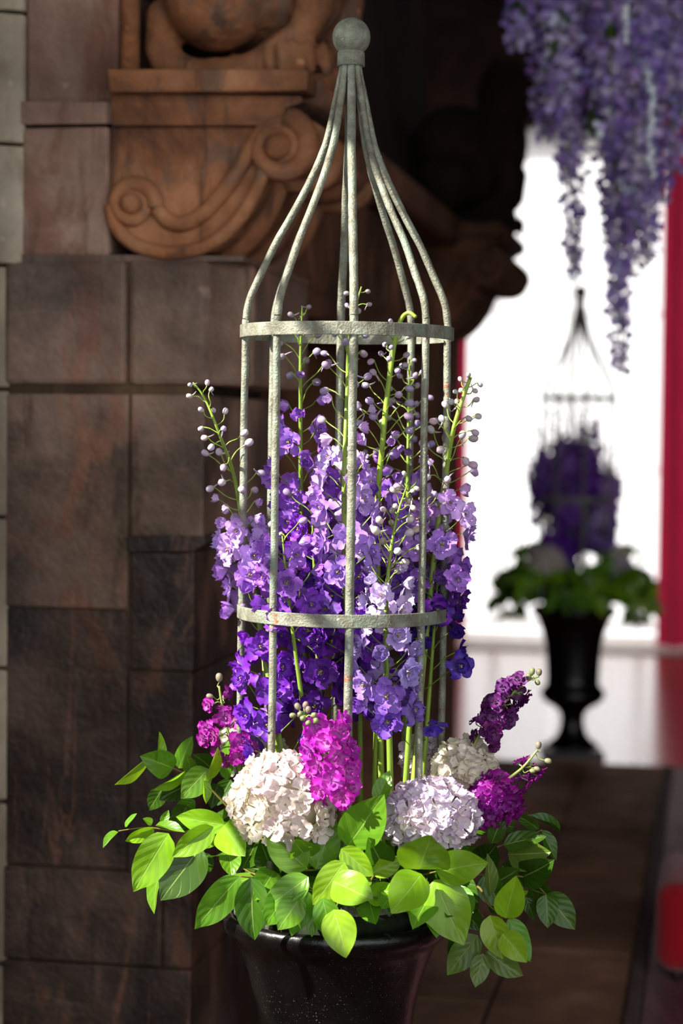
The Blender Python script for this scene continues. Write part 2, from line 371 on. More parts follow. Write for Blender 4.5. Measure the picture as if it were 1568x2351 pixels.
wf = MB().box(SF, SF + 0.3, -3.2, TA, 0, HALL_Z, W).box(SF, SF + 0.3, TB, 6.0, 0, HALL_Z, W).box(SF, SF + 0.3, TA, TB, ZT, HALL_Z, W)
wfo = obj('wall_back', wf, 'walldark'); tag(wfo, kind='structure')
w1 = obj('window_1', MB().box(SF + 0.2, SF + 0.22, TA, TB, 0.06, ZT, W), 'glow'); tag(w1, kind='structure')
for k in range(5):
    t = TA + (TB - TA) * k / 4
    obj('window_frame', MB().box(SF + 0.1, SF + 0.18, t - 0.025, t + 0.025, 0.06, ZT, W), 'white_step', w1)
for z in (0.1, 1.4, 2.7, ZT - 0.04):
    obj('window_bar', MB().box(SF + 0.11, SF + 0.17, TA, TB, z - 0.02, z + 0.02, W), 'white_step', w1)
def drape(name, s, t0, t1, z0, z1, mat, folds, amp, label, cat, group=None, seed=0):
    nu, nv = folds * 8, 6; mb = MB(); th_ = 0.004
    def f(u, v, o):
        ph = 2 * PI * folds * u + 0.8 * math.sin(3.1 * u * folds * 0.5 + seed)
        return W(s + o + amp * math.sin(ph) * (0.7 + 0.3 * v) + 0.3 * amp * math.sin(ph * 0.37 + seed), t0 + (t1 - t0) * u, z1 + (z0 - z1) * v)
    mb.grid(lambda u, v: f(u, v, 0), nu, nv)
    return tag(obj(name, mb, mat, None, True), label, cat, group)
drape('sheer_curtain', 16.45, TA + 0.05, -1.32, 0.09, ZT + 0.12, 'sheer', 13, 0.035, 'sheer white curtain panel glowing between cage and distant urn', 'curtain', 'sheer curtains at the bright window', 1)
drape('sheer_curtain', 16.47, -1.30, -0.23, 0.09, ZT + 0.12, 'sheer', 11, 0.035, 'sheer white curtain panel glowing behind distant urn, beside red drape', 'curtain', 'sheer curtains at the bright window', 2)
drape('red_drape', 15.9, -0.45, 0.75, 0.03, HALL_Z - 0.05, 'red', 7, 0.09, 'long crimson velvet drape at the picture edge beside white sheers', 'drape', 'crimson drapes', 3)
drape('red_drape', 16.1, -2.62, -1.985, 0.03, ZT + .1, 'red', 5, 0.06, 'crimson drape showing as narrow strip behind the cage', 'drape', 'crimson drapes', 4)
rp = tag(obj('curtain_rail', MB().tube([W(16.1, -2.85, HALL_Z - 0.06), W(16.1, 3.0, HALL_Z - 0.06)], 0.025, 10), 'wood', None, True), 'dark wooden curtain rail high above the bright window', 'rail')

# ------------------------------------------------------------------ FIREPLACE
fp = empty('stone_fireplace', W(S1, TW, 0), 'huge sooty red sandstone fireplace with scrolled corbels', 'fireplace')
def tz(px, py, s=S1): return Q(px, py, s)
def zpx(py, px=300, s=S1): return Q(px, py, s)[1]
def tpx(px, py=1000, s=S1): return Q(px, py, s)[0]
core = obj('pier', MB().box(S1 + 0.004, S1B - 0.02, TW - 0.7, TP - 0.02, 0, zpx(600), W), 'tan', fp)
# near pier: (x0, x1, y0, y1, proud)
rows = [(4, 293, 905, 1400, .004), (297, 470, 905, 1232, .006), (297, 446, 1262, 1538, .003),
        (2, 293, 1402, 1998, .002), (295, 446, 1540, 2002, .004), (0, 376, 2001, 2216, .006), (379, 446, 2005, 2216, .004), (-4, 446, 2219, 2700, .007)]
for (x0, x1, y0, y1, pr) in rows:
    ta, tb = tpx(x0 + 4), tpx(x1, 1400 if x1 < 460 else 1000)
    o = obj('stone_block', MB().box(S1 - pr, S1B if x1 > 400 else S1 + 0.3, ta, tb, max(zpx(y1), 0.005), zpx(y0), W), 'pier_up' if y0 < 910 else 'pier', core); bevel(o, 0.006, 2)
# top course with the chamfered, projecting front
z0, z1 = zpx(884), zpx(598)
obj_ = obj('stone_block', MB().box(S1 - .012, S1 + .3, tpx(12, 700), tpx(293, 700), z0, z1, W), 'pier_up', core); bevel(obj_, 0.014, 2)
mb = MB(); ta, tb, tc_ = tpx(298, 700), tpx(472, 700), tpx(560, 700)
for z in (z0, z1): mb.v += [tuple(W(*q, z)) for q in ((S1 - .012, ta), (S1 - .012, tb), (S1 + .11, tc_), (S1B, tc_), (S1B, ta))]
mb.uv = [(0, 0)] * 10; mb.f = [(4, 3, 2, 1, 0), (5, 6, 7, 8, 9)] + [(i, (i + 1) % 5, (i + 1) % 5 + 5, i + 5) for i in range(5)]
bevel(obj('stone_block', mb, 'pier_up', core), 0.014, 2)
# stop moulding at the foot of the chamfer
obj('moulding', MB().prism([tz(300, 1230), tz(474, 1230), tz(476, 1246), tz(462, 1256), tz(446, 1264), tz(300, 1264)], S1 - .02, S1B), 'pier', fp)
# breast above the near pier, moulded edge, bands
for (x0, x1, y0, y1, ds) in ((46, 262, -60, 228, .03), (46, 262, -420, -66, .03), (46, 262, -800, -426, .03), (46, 252, 288, 588, .0)):
    ta, tb = tpx(x0, 300), tpx(x1, 300)
    bevel(obj('stone_block', MB().box(S1 + ds, S1 + ds + .4, ta, tb, zpx(y1), zpx(y0), W), 'breast', fp), 0.012, 2)
obj('edge_roll', MB().tube([W(S1 + .05, tpx(284, 100), zpx(230)), W(S1 + .05, tpx(284, 100), HALL_Z - .05)], 0.024, 14), 'corbel', fp, True)
obj('string_course', MB().prism([tz(46, 234), tz(680, 236), tz(672, 256), tz(640, 262), tz(640, 280), tz(46, 286)], S1 - .006, S1B), 'breast', fp)
obj('string_course', MB().prism([tz(46, 584), tz(560, 588), tz(560, 600), tz(46, 602)], S1 - .004, S1B), 'pier_up', fp)
# mantel between the piers: lintel, shelf, hood and firebox
bevel(obj('lintel', MB().box(S1B - .05, S2 + .05, TW - .3, -1.13, 2.02, 2.44, W), 'dim', fp), 0.02)
bevel(obj('mantel_shelf', MB().box(S1B - .05, S2 + .05, TW - .3, -1.02, 2.44, 2.56, W), 'dim', fp), 0.03, 3)
obj('hood', MB().prism([(TW - .6, 2.5), (-1.2, 2.5), (-1.30, 3.1), (-1.42, HALL_Z - .02), (TW - .6, HALL_Z - .02)], S1 + .35, S2B + .2), 'soot_shade', fp)  # shade on the hood front is put into its dark colour
for k in range(6):
    s_ = S1B + .3 + k * .5
    pts = [W(s_ + .16 * math.cos(a), -1.135 - .0, 2.23 + .12 * math.sin(a)) for a in np.linspace(0, 2 * PI, 25)]
    obj('carved_ring', MB().tube(pts, .022, 8), 'dim', fp, True)
obj('firebox', MB().box(S1B - .02, S2 + .02, TW - .72, TW - .60, 0, 2.6, W), 'soot_shade', fp)
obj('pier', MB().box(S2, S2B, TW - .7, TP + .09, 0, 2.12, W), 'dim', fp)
# corbels: solid console + raised scroll work, the same for both piers
def corbel(s0, depth, mat, dt=0.0):
    ref = S1
    def q(x, y): return Q(x, y, ref)
    def fr(s, t, z): return W(s, t + dt, z)
    body = [q(250, 284), q(700, 284), q(728, 305), q(737, 345), q(722, 380), q(690, 396), q(655, 398), q(618, 384), q(600, 420), q(572, 482), q(528, 540), q(478, 574),
            q(420, 588), q(362, 586), q(312, 566), q(272, 528), q(252, 484), q(250, 440)]
    o = bevel(obj('corbel', MB().prism(body, s0, s0 + depth, fr), mat, fp), 0.012, 2)
    def pth(pts, ds): return [fr(s0 + ds, *q(x, y)) for x, y in pts]
    # S-shaped raised band, sinking volutes
    def spiral(cx, cy, r0, r1, a0, a1, n=40):
        return [(cx + (r0 + (r1 - r0) * k / n) * math.cos(a0 + (a1 - a0) * k / n), cy + (r0 + (r1 - r0) * k / n) * math.sin(a0 + (a1 - a0) * k / n)) for k in range(n + 1)]
    low = spiral(308, 470, 20, 52, -PI * 1.0, PI * 2.05)
    obj('volute', MB().tube(pth(low, -.008), [.010 + .012 * k / 40 for k in range(41)], 10), mat, o, True)
    up = spiral(645, 338, 26, 70, PI * 2.6, -PI * 0.42)
    obj('volute', MB().tube(pth(up, -.008), [.012 + .016 * k / 40 for k in range(41)], 10), mat, o, True)
    for (cx, cy, r) in ((303, 468, .026), (640, 340, .033)):
        t_, z_ = q(cx, cy)
        obj('scroll_button', MB().ball(fr(s0 - .012, t_, z_), r, 14, 10), mat, o, True)
    outer = smoothpath([fr(s0 - .004, *q(x, y)) for x, y in ((256, 470), (266, 516), (306, 558), (366, 578), (424, 578), (480, 562), (530, 524), (574, 468), (602, 405), (618, 372))], 5)
    obj('scroll_edge', MB().tube(outer, .018, 8), mat, o, True)
    inner = smoothpath([fr(s0 - .004, *q(x, y)) for x, y in ((362, 478), (388, 508), (430, 512), (474, 484), (520, 432), (560, 372), (590, 316), (626, 284), (668, 276))], 5)
    obj('scroll_edge', MB().tube(inner, .020, 8), mat, o, True)
    # cove and platform above
    obj('cove', MB().prism([q(262, 220), q(694, 224), q(700, 236), q(660, 252), q(655, 290), q(262, 290)], s0 - .02, s0 + depth, fr), mat, o)
    bevel(obj('platform', MB().prism([q(262, 168), q(712, 168), q(720, 176), q(716, 218), q(268, 222)], s0 - .06, s0 + depth + .05, fr), mat, o), 0.012, 2)
    # rounded lip at the far front corner and ribs on the curved front
    for k in (0.2, 0.5, 0.8):
        rib = smoothpath([fr(s0 + depth * k, *q(x, y)) for x, y in ((735, 345), (722, 380), (690, 398), (640, 396), (612, 392), (598, 424), (570, 486), (526, 544), (476, 578), (420, 592))], 4)
        obj('front_rib', MB().tube(rib, .030, 8), mat, o, True)
    t_, z_ = q(716, 196)
    obj('platform_lip', MB().tube([fr(s0 + .05, t_ - .02, z_), fr(s0 + depth + .02, t_ - .02, z_)], .035, 10), mat, o, True)
    t_, z_ = q(700, 330)
    obj('scroll_roll', MB().tube([fr(s0 + .03, t_ - .01, z_), fr(s0 + depth + .04, t_ - .01, z_)], .062, 14), mat, o, True)
    return o
corbel(S1, S1B - S1, 'corbel')
corbel(S2, S2B - S2, 'dim', .09)  # same stone as the near corbel, shade painted into the tone

# carved beast crouching on each platform: one continuous body
def beast_mesh(mat):
    mb = MB(); s = S1
    k = (Q(400, 100, s)[0] - Q(300, 100, s)[0]) / 100     # metres per pixel on the plane
    def cap(pts, ds, fat=1.0):
        prev = None
        for (x, y, r) in pts:
            t, z = Q(x, y, s); c = W(s + ds, t, z); r_ = r * k
            if prev:
                pc, pr = prev; n = max(2, int((c - pc).length / (0.35 * min(r_, pr))))
                for i in range(n): mb.ball(pc.lerp(c, i / n), pr + (r_ - pr) * i / n, 12, 8)
            mb.ball(c, r_, 12, 8); prev = (c, r_)
    def ell(x, y, rt, rz, rs, ds):
        t, z = Q(x, y, s); ax = Matrix((Tx, Sx, Vector((0, 0, 1)))).transposed()
        mb.ball(W(s + ds, t, z), (rt * k, rs, rz * k), 18, 12, ax)
    near, far = .11, .46
    for ds in (near, far):
        cap([(350, 20, 46), (344, 92, 42), (362, 136, 42), (420, 156, 40), (490, 154, 40), (548, 138, 36), (590, 112, 30)], ds)   # hind shank and foot
        ell(470, -20, 118, 112, .15, ds)                                                                       # haunch
        cap([(556, 126, 26), (610, 92, 30), (668, 56, 34), (700, 0, 44), (700, -90, 56)], ds)                  # foreleg
        cap([(630, 118, 34), (676, 112, 36), (716, 118, 32)], ds)                                              # paw
        for j, x in enumerate((604, 636, 668, 700, 730)):
            cap([(x - 4, 92, 12), (x, 116, 15), (x + 3, 142, 14), (x + 5, 160, 9)], ds - .062 + (.03 if j in (0, 4) else 0))
    ell(560, -60, 170, 130, .22, .285); ell(480, -180, 170, 170, .24, .285); ell(650, -200, 120, 180, .22, .285)
    ell(690, -400, 120, 130, .20, .285); ell(770, -380, 70, 60, .12, .285)                                      # neck and head
    for sgn in (-.13, .13): ell(660, -500, 26, 34, .04, .285 + sgn)
    cap([(340, 110, 26), (300, 40, 24), (300, -80, 22), (330, -160, 20)], .60)                                  # tail
    me = mb.mesh('stone_beast', mat); o = bpy.data.objects.new('tmp', me); COL.objects.link(o)
    r = o.modifiers.new('r', 'REMESH'); r.mode = 'VOXEL'; r.voxel_size = 0.009
    sm_ = o.modifiers.new('s', 'SMOOTH'); sm_.iterations = 2; sm_.factor = 0.5
    dg = bpy.context.evaluated_depsgraph_get(); me2 = bpy.data.meshes.new_from_object(o.evaluated_get(dg))
    bpy.data.objects.remove(o); me2.name = 'stone_beast'
    c = W(S1 + .285, Q(500, 175, S1)[0], Q(500, 175, S1)[1])
    me2.transform(Matrix.Translation(-c)); me2.polygons.foreach_set('use_smooth', [True] * len(me2.polygons))
    me2.materials.clear(); me2.materials.append(M[mat])
    return me2, c
bm_, bc = beast_mesh('corbel')
tag(link('stone_beast', bm_, None, Matrix.Translation(bc)), 'weathered stone beast with clawed paw crouching on the near scrolled corbel', 'statue', 'carved beasts on the fireplace')
bm2 = bm_.copy(); bm2.materials.clear(); bm2.materials.append(M['soot_shade'])  # same carved stone, its backlit darkness painted as colour
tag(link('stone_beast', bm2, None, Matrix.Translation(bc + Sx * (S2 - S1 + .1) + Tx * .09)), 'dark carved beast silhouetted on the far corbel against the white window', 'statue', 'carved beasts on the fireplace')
# red stool and cable
sp_, tp_ = 6.22, -0.165
rs = empty('red_stool', W(sp_, tp_, 0), 'low red upholstered stool cut off at the picture edge', 'stool')
o = obj('cushion', MB().box(sp_, sp_ + .55, tp_, tp_ + .5, .03, .31, W), 'redbox', rs, True); bevel(o, .06, 5)
for a, b in ((.07, .07), (.48, .07), (.07, .43), (.48, .43)):
    obj('foot', MB().lathe([(.018, 0), (.022, .04)], 10, W(sp_ + a, tp_ + b, 0)), 'wood', rs, True)
cb = smoothpath([P(560, 2420, 5.5), P(556, 2351, 5.75), P(566, 2318, 5.9), P(580, 2290, 6.05), P(640, 2280, 6.1), P(700, 2262, 6.25)], 6)
cb = [Vector((p.x, p.y, .009)) for p in cb]
tag(obj('black_cable', MB().tube(cb, .008, 8), 'rubber', None, True), 'black cable curling over the dark hearth behind the urn', 'cable')

# ------------------------------------------------------------------ URN AND CAGE
AX = P(779, 1500, 3.83); AX = Vector((AX.x, AX.y, 0))
def zrow(py, r=0.0):
    lo, hi = -1.0, 4.0
    for _ in range(50):
        mid = (lo + hi) / 2
        if project((AX.x, AX.y - r, mid))[1] > py: lo = mid
        else: hi = mid
    return lo
MPP = 3.83 / FPX
def make_urn(loc, label):
    zr = zrow(2094); k = MPP
    u = empty('black_urn', loc, label, 'urn', 'black footed urns')
    prof = [(205, -70), (225, -20), (244, 4), (258, 10), (267, 2), (269, -14), (262, -30), (250, -44), (236, -56), (226, -74), (214, -104), (202, -140), (191, -180), (182, -224),
            (175, -280), (170, -360), (166, -440), (168, -490), (186, -505), (198, -520), (203, -545), (197, -570), (166, -600), (120, -625), (86, -655), (73, -690), (75, -740), (88, -790), (110, -825), (140, -850), (165, -868), (172, -880)]
    o = link('body', MB().lathe([(r * k, zr + z * k) for r, z in prof], 64).mesh('body', 'urn'), u, Matrix.Translation(Vector(loc)))
    zb = zr - 880 * k
    link('plinth', bevel_box(.155, zb), u, Matrix.Translation(Vector(loc)))
    return u
def bevel_box(h, z1):
    mb = MB()
    for (a, b, c) in ((h, 0, z1 * .7), (h * .96, z1 * .7, z1)):
        mb.box(-a, a, -a, a, b, c)
    return mb.mesh('plinth', 'urn', False)
make_urn(AX, 'black footed urn with flared rim below the leaves in front')
def make_cage(loc, label):
    c = empty('iron_cage', loc, label, 'plant cage', 'domed iron cages'); L = Matrix.Translation(Vector(loc)) @ Matrix.Rotation(math.radians(0.25), 4, 'Y')
    k = MPP
    zb = zrow(85); zc1, zc0 = zrow(116), zrow(152)
    link('finial', MB().ball((0, 0, zb), 43.5 * k, 32, 20).mesh('finial', 'iron'), c, L)
    link('collar', MB().lathe([(22 * k, zc1 + .022), (26 * k, zc1 + .012), (29 * k, zc1 + .008), (30.5 * k, zc1), (28 * k, zc1 - .002), (31 * k, zc1 - .005), (31.5 * k, zc0), (24 * k, zc0)], 32).mesh('collar', 'iron'), c, L)
    for (py, R, h) in ((765, 244, 14.5), (1404, 243, 14.5), (2036, 230, 14)):
        z = zrow(py); R_, h_ = R * k, h * k
        link('ring', MB().lathe([(R_ - .006, z - h_), (R_ - .0005, z - h_), (R_, z - h_ + .001), (R_, z + h_ - .001), (R_ - .0005, z + h_), (R_ - .006, z + h_), (R_ - .006, z - h_)], 72, caps=False).mesh('ring', 'iron', False), c, L)
    prof = [(232, 2110), (232, 1700), (232, 1404), (232, 1000), (231, 765), (230, 735), (222, 690), (196, 630), (164, 560), (132, 502), (100, 440), (72, 378), (52, 320), (37, 250), (27, 200), (19, 156), (15, 125)]
    for i in range(8):
        a = math.radians(-90 + 3.5 + 45 * i)
        pts = []
        for (r, py) in prof: pts.append(Vector((r * k * math.cos(a), r * k * math.sin(a), zrow(py))))
        pp = smoothpath(pts, 5)
        rr = .0082 if i in (0, 4) else .0072; nP = len(pp)
        link('bar', MB().tube([p + Vector((noise.noise(p * 9) * .0012, noise.noise(p * 9 + Vector((5, 0, 0))) * .0012, 0)) for p in pp], [rr * (1 + .08 * noise.noise(p * 60)) * (1 - .25 * max(0, q_ / nP - .8) / .2) for q_, p in enumerate(pp)], 12).mesh('bar', 'iron'), c, L)
    return c
make_cage(AX, 'tall domed cage of weathered iron rods topped by a ball, nearest')
zf = zrow(2062)
tag(link('flower_foam', MB().lathe([(.17, zf - .06), (.18, zf - .015), (.15, zf + .02), (.08, zf + .035), (.004, zf + .04)], 24).mesh('flower_foam', 'foam'), None, Matrix.Translation(AX)), 'dark green floral foam mound filling the near urn', 'floral foam', 'floral foam')

# ------------------------------------------------------------------ FLOWER MESHES
def petal(mb, L, Wd, base_r, az, el, cup, ruff, seed, nu=5, nv=5, notch=0.0, round_=0.5):
    """petal leaving the axis at azimuth az, elevation el above the flower plane"""
    rs_ = random.Random(seed); p1, p2 = rs_.uniform(0, 6), rs_.uniform(0, 6)
    ca, sa = math.cos(az), math.sin(az)
    def f(u, v):
        x = (u - 0.5); wv = (v ** round_) * (1.0 - 0.55 * max(0, v - 0.72) / 0.28 * (abs(x) * 2) ** 2) * (0.22 + 0.78 * min(1, v * 1.6)) if v > 0 else 0.12
        lx = x * Wd * wv
        e = el - cup * v * 0.0
        rr = base_r + L * v * (1 - 0.16 * v * (abs(x) * 2) ** 2 - notch * max(0, v - .7) * max(0, 1 - abs(x) * 5))
        bend = el + cup * (v - 0.5)
        out = rr * math.cos(bend); h = rr * math.sin(bend)
        h += abs(x) ** 2 * Wd * 0.5 * v + ruff * v * v * math.sin(x * 11 + p1) + ruff * .7 * v * math.sin(v * 7 + x * 5 + p2)
        return (ca * out - sa * lx, sa * out + ca * lx, h)
    mb.grid(f, nu, nv)
def floret_mesh(name, layers, mat, seed, ruff, round_=0.5, notch=0.0, nu=5, nv=5):
    mb = MB(); r_ = random.Random(seed); k = 0
    for (n, L, Wd, el, cup, off) in layers:
        for i in range(n):
            k += 1
            petal(mb, L * r_.uniform(.9, 1.08), Wd * r_.uniform(.9, 1.1), 0.03 * L, 2 * PI * i / n + off + r_.uniform(-.16, .16), el + r_.uniform(-.14, .14), cup + r_.uniform(-.15, .15), ruff, seed * 50 + k, nu, nv, notch, round_)
    return mb.mesh(name, mat)
DEL = [floret_mesh('floret', [(5, .0275, .030, .16 + .06 * i, -.10, i), (5, .021, .021, .50 + .08 * i, .25, i + .6), (4, .013, .013, .85, .5, i)], 'petal', 10 + i, .0022) for i in range(5)]
DEL_CUP = [floret_mesh('floret', [(5, .024, .026, .75, .55, i), (5, .019, .018, 1.0, .6, i + .6)], 'petal', 30 + i, .0018) for i in range(3)]
STK = [floret_mesh('floret', [(4, .023, .029, .05, -.2, i), (4, .018, .022, .42, .0, i + .7), (3, .011, .012, .9, .3, i)], 'petal', 50 + i, .0012, .42, .12) for i in range(4)]
HYD = [floret_mesh('floret', [(4, .0165, .0200, .10 + .1 * i, .25, i)], 'soft', 70 + i, .0012, .42, 0, 4, 4) for i in range(4)]
WIS = [floret_mesh('floret', [(1, .024, .026, .9, .5, 0), (2, .019, .018, .2, .5, 2.4), (1, .018, .014, -.2, .4, 3.6)], 'petal', 90 + i, .002, .45, 0, 3, 3) for i in range(3)]
EYE = MB()
_r = random.Random(5)
for i in range(9):
    a, r = _r.uniform(0, 6.28), _r.uniform(0, .0035)
    EYE.ball((r * math.cos(a), r * math.sin(a), _r.uniform(.004, .009)), _r.uniform(.0010, .0017), 5, 4)
EYE = EYE.mesh('centre', 'eye')
def bud_mesh(seed, spur=True, open_=0.0):
    mb = MB()
    def f(u, v):
        a = 2 * PI * u; b = PI * v; r = math.sin(b) ** .85 * (1 + .06 * math.cos(5 * a)) * .0068 * (1 + .25 * (v - .5))
        return (r * math.cos(a), r * math.sin(a), .0175 * (1 - math.cos(b)) / 2)
    mb.grid(f, 10, 7, True)
    if spur: mb.tube([(0, .001, .003), (0, .006, -.001), (0, .012, -.005), (.001, .017, -.007)], [.0024, .0018, .0013, .0006], 5)
    return mb.mesh('bud', 'bud')
BUD = [bud_mesh(0), bud_mesh(1, False), bud_mesh(2)]
PED = []
for b in (.10, .2, -.15):
    PED.append(MB().tube([(b * math.sin(PI * t) * 1.0, b * .4 * math.sin(2 * PI * t), t) for t in np.linspace(0, 1, 6)], .5, 5))
def ped_mesh(mb):
    # unit length, radius given in absolute units by the object scale in x and y
    vs = []; return mb
PEDM = []
for b in (.12, .22, -.18):
    mb = MB(); n = 6
    for j in range(8):
        t = j / 7
        c = Vector((b * math.sin(PI * t) * 22, b * 9 * math.sin(2 * PI * t), t))
        for i in range(5): mb.v.append((c.x + math.cos(2 * PI * i / 5), c.y + math.sin(2 * PI * i / 5), c.z)); mb.uv.append((i / 5, t))
    mb.f = [(j * 5 + i, j * 5 + (i + 1) % 5, (j + 1) * 5 + (i + 1) % 5, (j + 1) * 5 + i) for j in range(7) for i in range(5)]
    PEDM.append(mb.mesh('pedicel', 'stem'))
def aim(loc, d, scale=1.0, spin=None):
    q = Vector(d).normalized().to_track_quat('Z', 'Y').to_matrix().to_4x4()
    return Matrix.Translation(loc) @ q @ Matrix.Rotation(spin if spin is not None else rnd(0, 6.28), 4, 'Z') @ Matrix.Diagonal((scale, scale, scale, 1))
def pedicel(a, b, parent, color, r=.0011):
    d = b - a; L = d.length
    if L < .004: return
    q = d.normalized().to_track_quat('Z', 'Y').to_matrix().to_4x4()
    mw = Matrix.Translation(a) @ q @ Matrix.Rotation(rnd(0, 6.28), 4, 'Z') @ Matrix.Diagonal((r, r, L, 1))
    link('pedicel', random.choice(PEDM), parent, mw, color)
def lerpc(a, b, t, j=0.0):
    t = max(0, min(1, t)); return tuple(max(0, (a[i] + (b[i] - a[i]) * t) * (1 + rnd(-j, j))) for i in range(3)) + (1,)
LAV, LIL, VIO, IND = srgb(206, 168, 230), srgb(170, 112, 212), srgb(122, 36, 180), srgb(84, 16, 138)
GRN, GRN2, PALEBUD = srgb(142, 172, 62), srgb(110, 146, 48), srgb(164, 152, 162)
FOCUS_D = 3.83
THINGS = []
def arc(path):
    L = [0]
    for i in range(1, len(path)): L.append(L[-1] + (path[i] - path[i - 1]).length)
    return L
def at_row(path, py):
    """point on a path (base to top) where its image row first gets above py"""
    for i in range(1, len(path)):
        y0, y1 = project(path[i - 1])[1], project(path[i])[1]
        if y1 <= py <= y0:
            k = (y0 - py) / max(1e-6, y0 - y1); return path[i - 1].lerp(path[i], k), (path[i] - path[i - 1]).normalized()
    return path[-1], (path[-1] - path[-2]).normalized()
def spike(label, pts, ytop, yopen, yend, ctop, cbot, nfl, nbud, budcol=PALEBUD, rbase=.0062, rtop=.0014, spread=.042, extra=(), stemcol=GRN, size=1.0):
    p3 = []
    for x, y, dd in pts:
        lat = (P(x, y, FOCUS_D).x - AX.x); lim = math.sqrt(max(0, .150 ** 2 - lat * lat))
        p3.append(P(x, y, FOCUS_D + (max(-lim, min(lim, dd)) if y > 1000 else dd * .8)))
    path = smoothpath(p3, 7)
    root = empty('delphinium', path[0], label, 'flower', 'delphiniums standing in the cage')
    n = len(path); rad = [rbase + (rtop - rbase) * (i / (n - 1)) ** 1.3 for i in range(n)]
    obj('stem', MB().tube(path, rad, 8), 'stem', root, True, stemcol)
    ang = rnd(0, 6.28)
    for i in range(nfl):
        f = (i + .5) / nfl; y = yopen + (yend - yopen) * f + rnd(-6, 6)
        c, tg = at_row(path, y); ang += 2.39996 + rnd(-.25, .25)
        e1 = tg.orthogonal().normalized(); e2 = tg.cross(e1)
        out = e1 * math.cos(ang) + e2 * math.sin(ang)
        sz = size * (0.82 + 0.36 * min(1, f * 3)) * rnd(.9, 1.12)
        dist = spread * (0.62 + .45 * min(1, f * 2.5)) * rnd(.85, 1.2)
        pos = c + out * dist + tg * rnd(-.004, .008)
        col = lerpc(ctop, cbot, f + rnd(-.12, .12), .08)
        face = out + Vector((0, 0, rnd(-.25, .25))) - Fv * rnd(.05, .3)
        me = random.choice(DEL_CUP) if f < .10 or random.random() < .14 else random.choice(DEL)
        fo = link('floret', me, root, aim(pos, face, sz), col)
        if me in DEL: link('centre', EYE, fo, aim(pos, face, sz))
        pedicel(c - tg * dist * .8, pos - face.normalized() * .001, root, lerpc(GRN, GRN2, rnd(0, 1)))
    ang = rnd(0, 6.28)
    for i in range(nbud):
        f = (i + .5) / nbud; y = ytop + (yopen - ytop) * f
        c, tg = at_row(path, y); ang += 2.39996 + rnd(-.4, .4)
        e1 = tg.orthogonal().normalized(); e2 = tg.cross(e1); out = e1 * math.cos(ang) + e2 * math.sin(ang)
        dist = (.012 + .026 * min(1, f * 1.6)) * rnd(.8, 1.25)
        pos = c + out * dist + tg * dist * rnd(.1, .7)
        face = out * .9 + tg * rnd(-.3, .9) + Vector((0, 0, rnd(-.4, .2)))
        sz = (.62 + .45 * min(1, f * 1.5)) * rnd(.88, 1.1)
        if f > .88 and random.random() < .6: link('floret', random.choice(DEL_CUP), root, aim(pos, face, .62 * sz), lerpc(ctop, PALEBUD, .35, .05))
        else: link('bud', random.choice(BUD), root, aim(pos, face, sz), lerpc(budcol, ctop, f * .35, .1))
        pedicel(c - tg * dist * rnd(.3, .7), pos, root, lerpc(GRN, srgb(176, 200, 96), rnd(0, 1)))
    for (x, y, dd, face, col) in extra:
        pos = P(x, y, FOCUS_D + dd); c, tg = at_row(path, y + 60)
        fo = link('floret', random.choice(DEL), root, aim(pos, face, 1.05), col); link('centre', EYE, fo, aim(pos, face, 1.0)); pedicel(c, pos, root, GRN2)
    THINGS.append(root); return root
PALE2 = srgb(222, 208, 190)
spike('pale lilac delphinium leaning out past the rods on the dark pier side', [(700, 2040, 0), (650, 1750, -.08), (606, 1500, -.15), (580, 1330, -.17), (556, 1200, -.17), (537, 1090, -.16), (505, 1000, -.15), (470, 915, -.15), (443, 878, -.15)], 880, 1190, 1390, LAV, LIL, 24, 24, srgb(192, 178, 186))
spike('deep violet delphinium low against the cage rods above the white stock side', [(705, 2040, 0), (655, 1800, -.10), (612, 1600, -.16), (598, 1420, -.16)], 1400, 1440, 1720, VIO, srgb(104, 30, 176), 20, 3)
spike('violet delphinium rising to a thin budded tip behind the front rods', [(730, 2040, .0), (706, 1600, .05), (692, 1200, .05), (690, 900, .04), (690, 800, .04), (694, 704, .04)], 705, 915, 1420, LIL, VIO, 36, 15)
spike('lilac delphinium just inside the brightly lit front rod', [(740, 2040, -.02), (705, 1700, -.06), (672, 1450, -.10), (648, 1230, -.11)], 1200, 1235, 1430, LIL, VIO, 15, 3)
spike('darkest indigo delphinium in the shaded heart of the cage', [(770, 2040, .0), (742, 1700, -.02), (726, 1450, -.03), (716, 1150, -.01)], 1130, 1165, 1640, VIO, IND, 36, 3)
spike('lavender delphinium directly behind the central rod, its bud tip above the ring', [(800, 2040, -.02), (802, 1600, -.04), (792, 1300, -.10), (790, 1100, -.10), (797, 900, -.07), (800, 790, -.06), (812, 720, -.06), (830, 658, -.06)], 660, 985, 1480, LAV, VIO, 32, 22)
spike('tall green-stemmed delphinium with hooked tip poking above the ring', [(880, 2040, .02), (872, 1600, .02), (866, 1200, .0), (878, 1020, -.03), (890, 900, -.04), (906, 785, -.04), (920, 735, -.04), (938, 718, -.05), (955, 728, -.06)], 735, 1050, 1480, LIL, VIO, 28, 32, srgb(184, 170, 190), rtop=.0035, stemcol=srgb(160, 190, 70))
spike('delphinium with cream closed buds over pale lilac florets, foremost in the cage', [(900, 2040, -.06), (894, 1700, -.12), (886, 1480, -.17), (890, 1330, -.18), (908, 1200, -.18), (938, 1105, -.18)], 1105, 1330, 1660, srgb(214, 196, 232), srgb(106, 36, 178), 30, 26, PALE2)
spike('soft-focus delphinium near the back of the cage with drooping buds', [(925, 2040, .08), (935, 1500, .11), (936, 1100, .12), (940, 825, .12)], 825, 1070, 1480, LIL, IND, 24, 22, srgb(160, 146, 170))
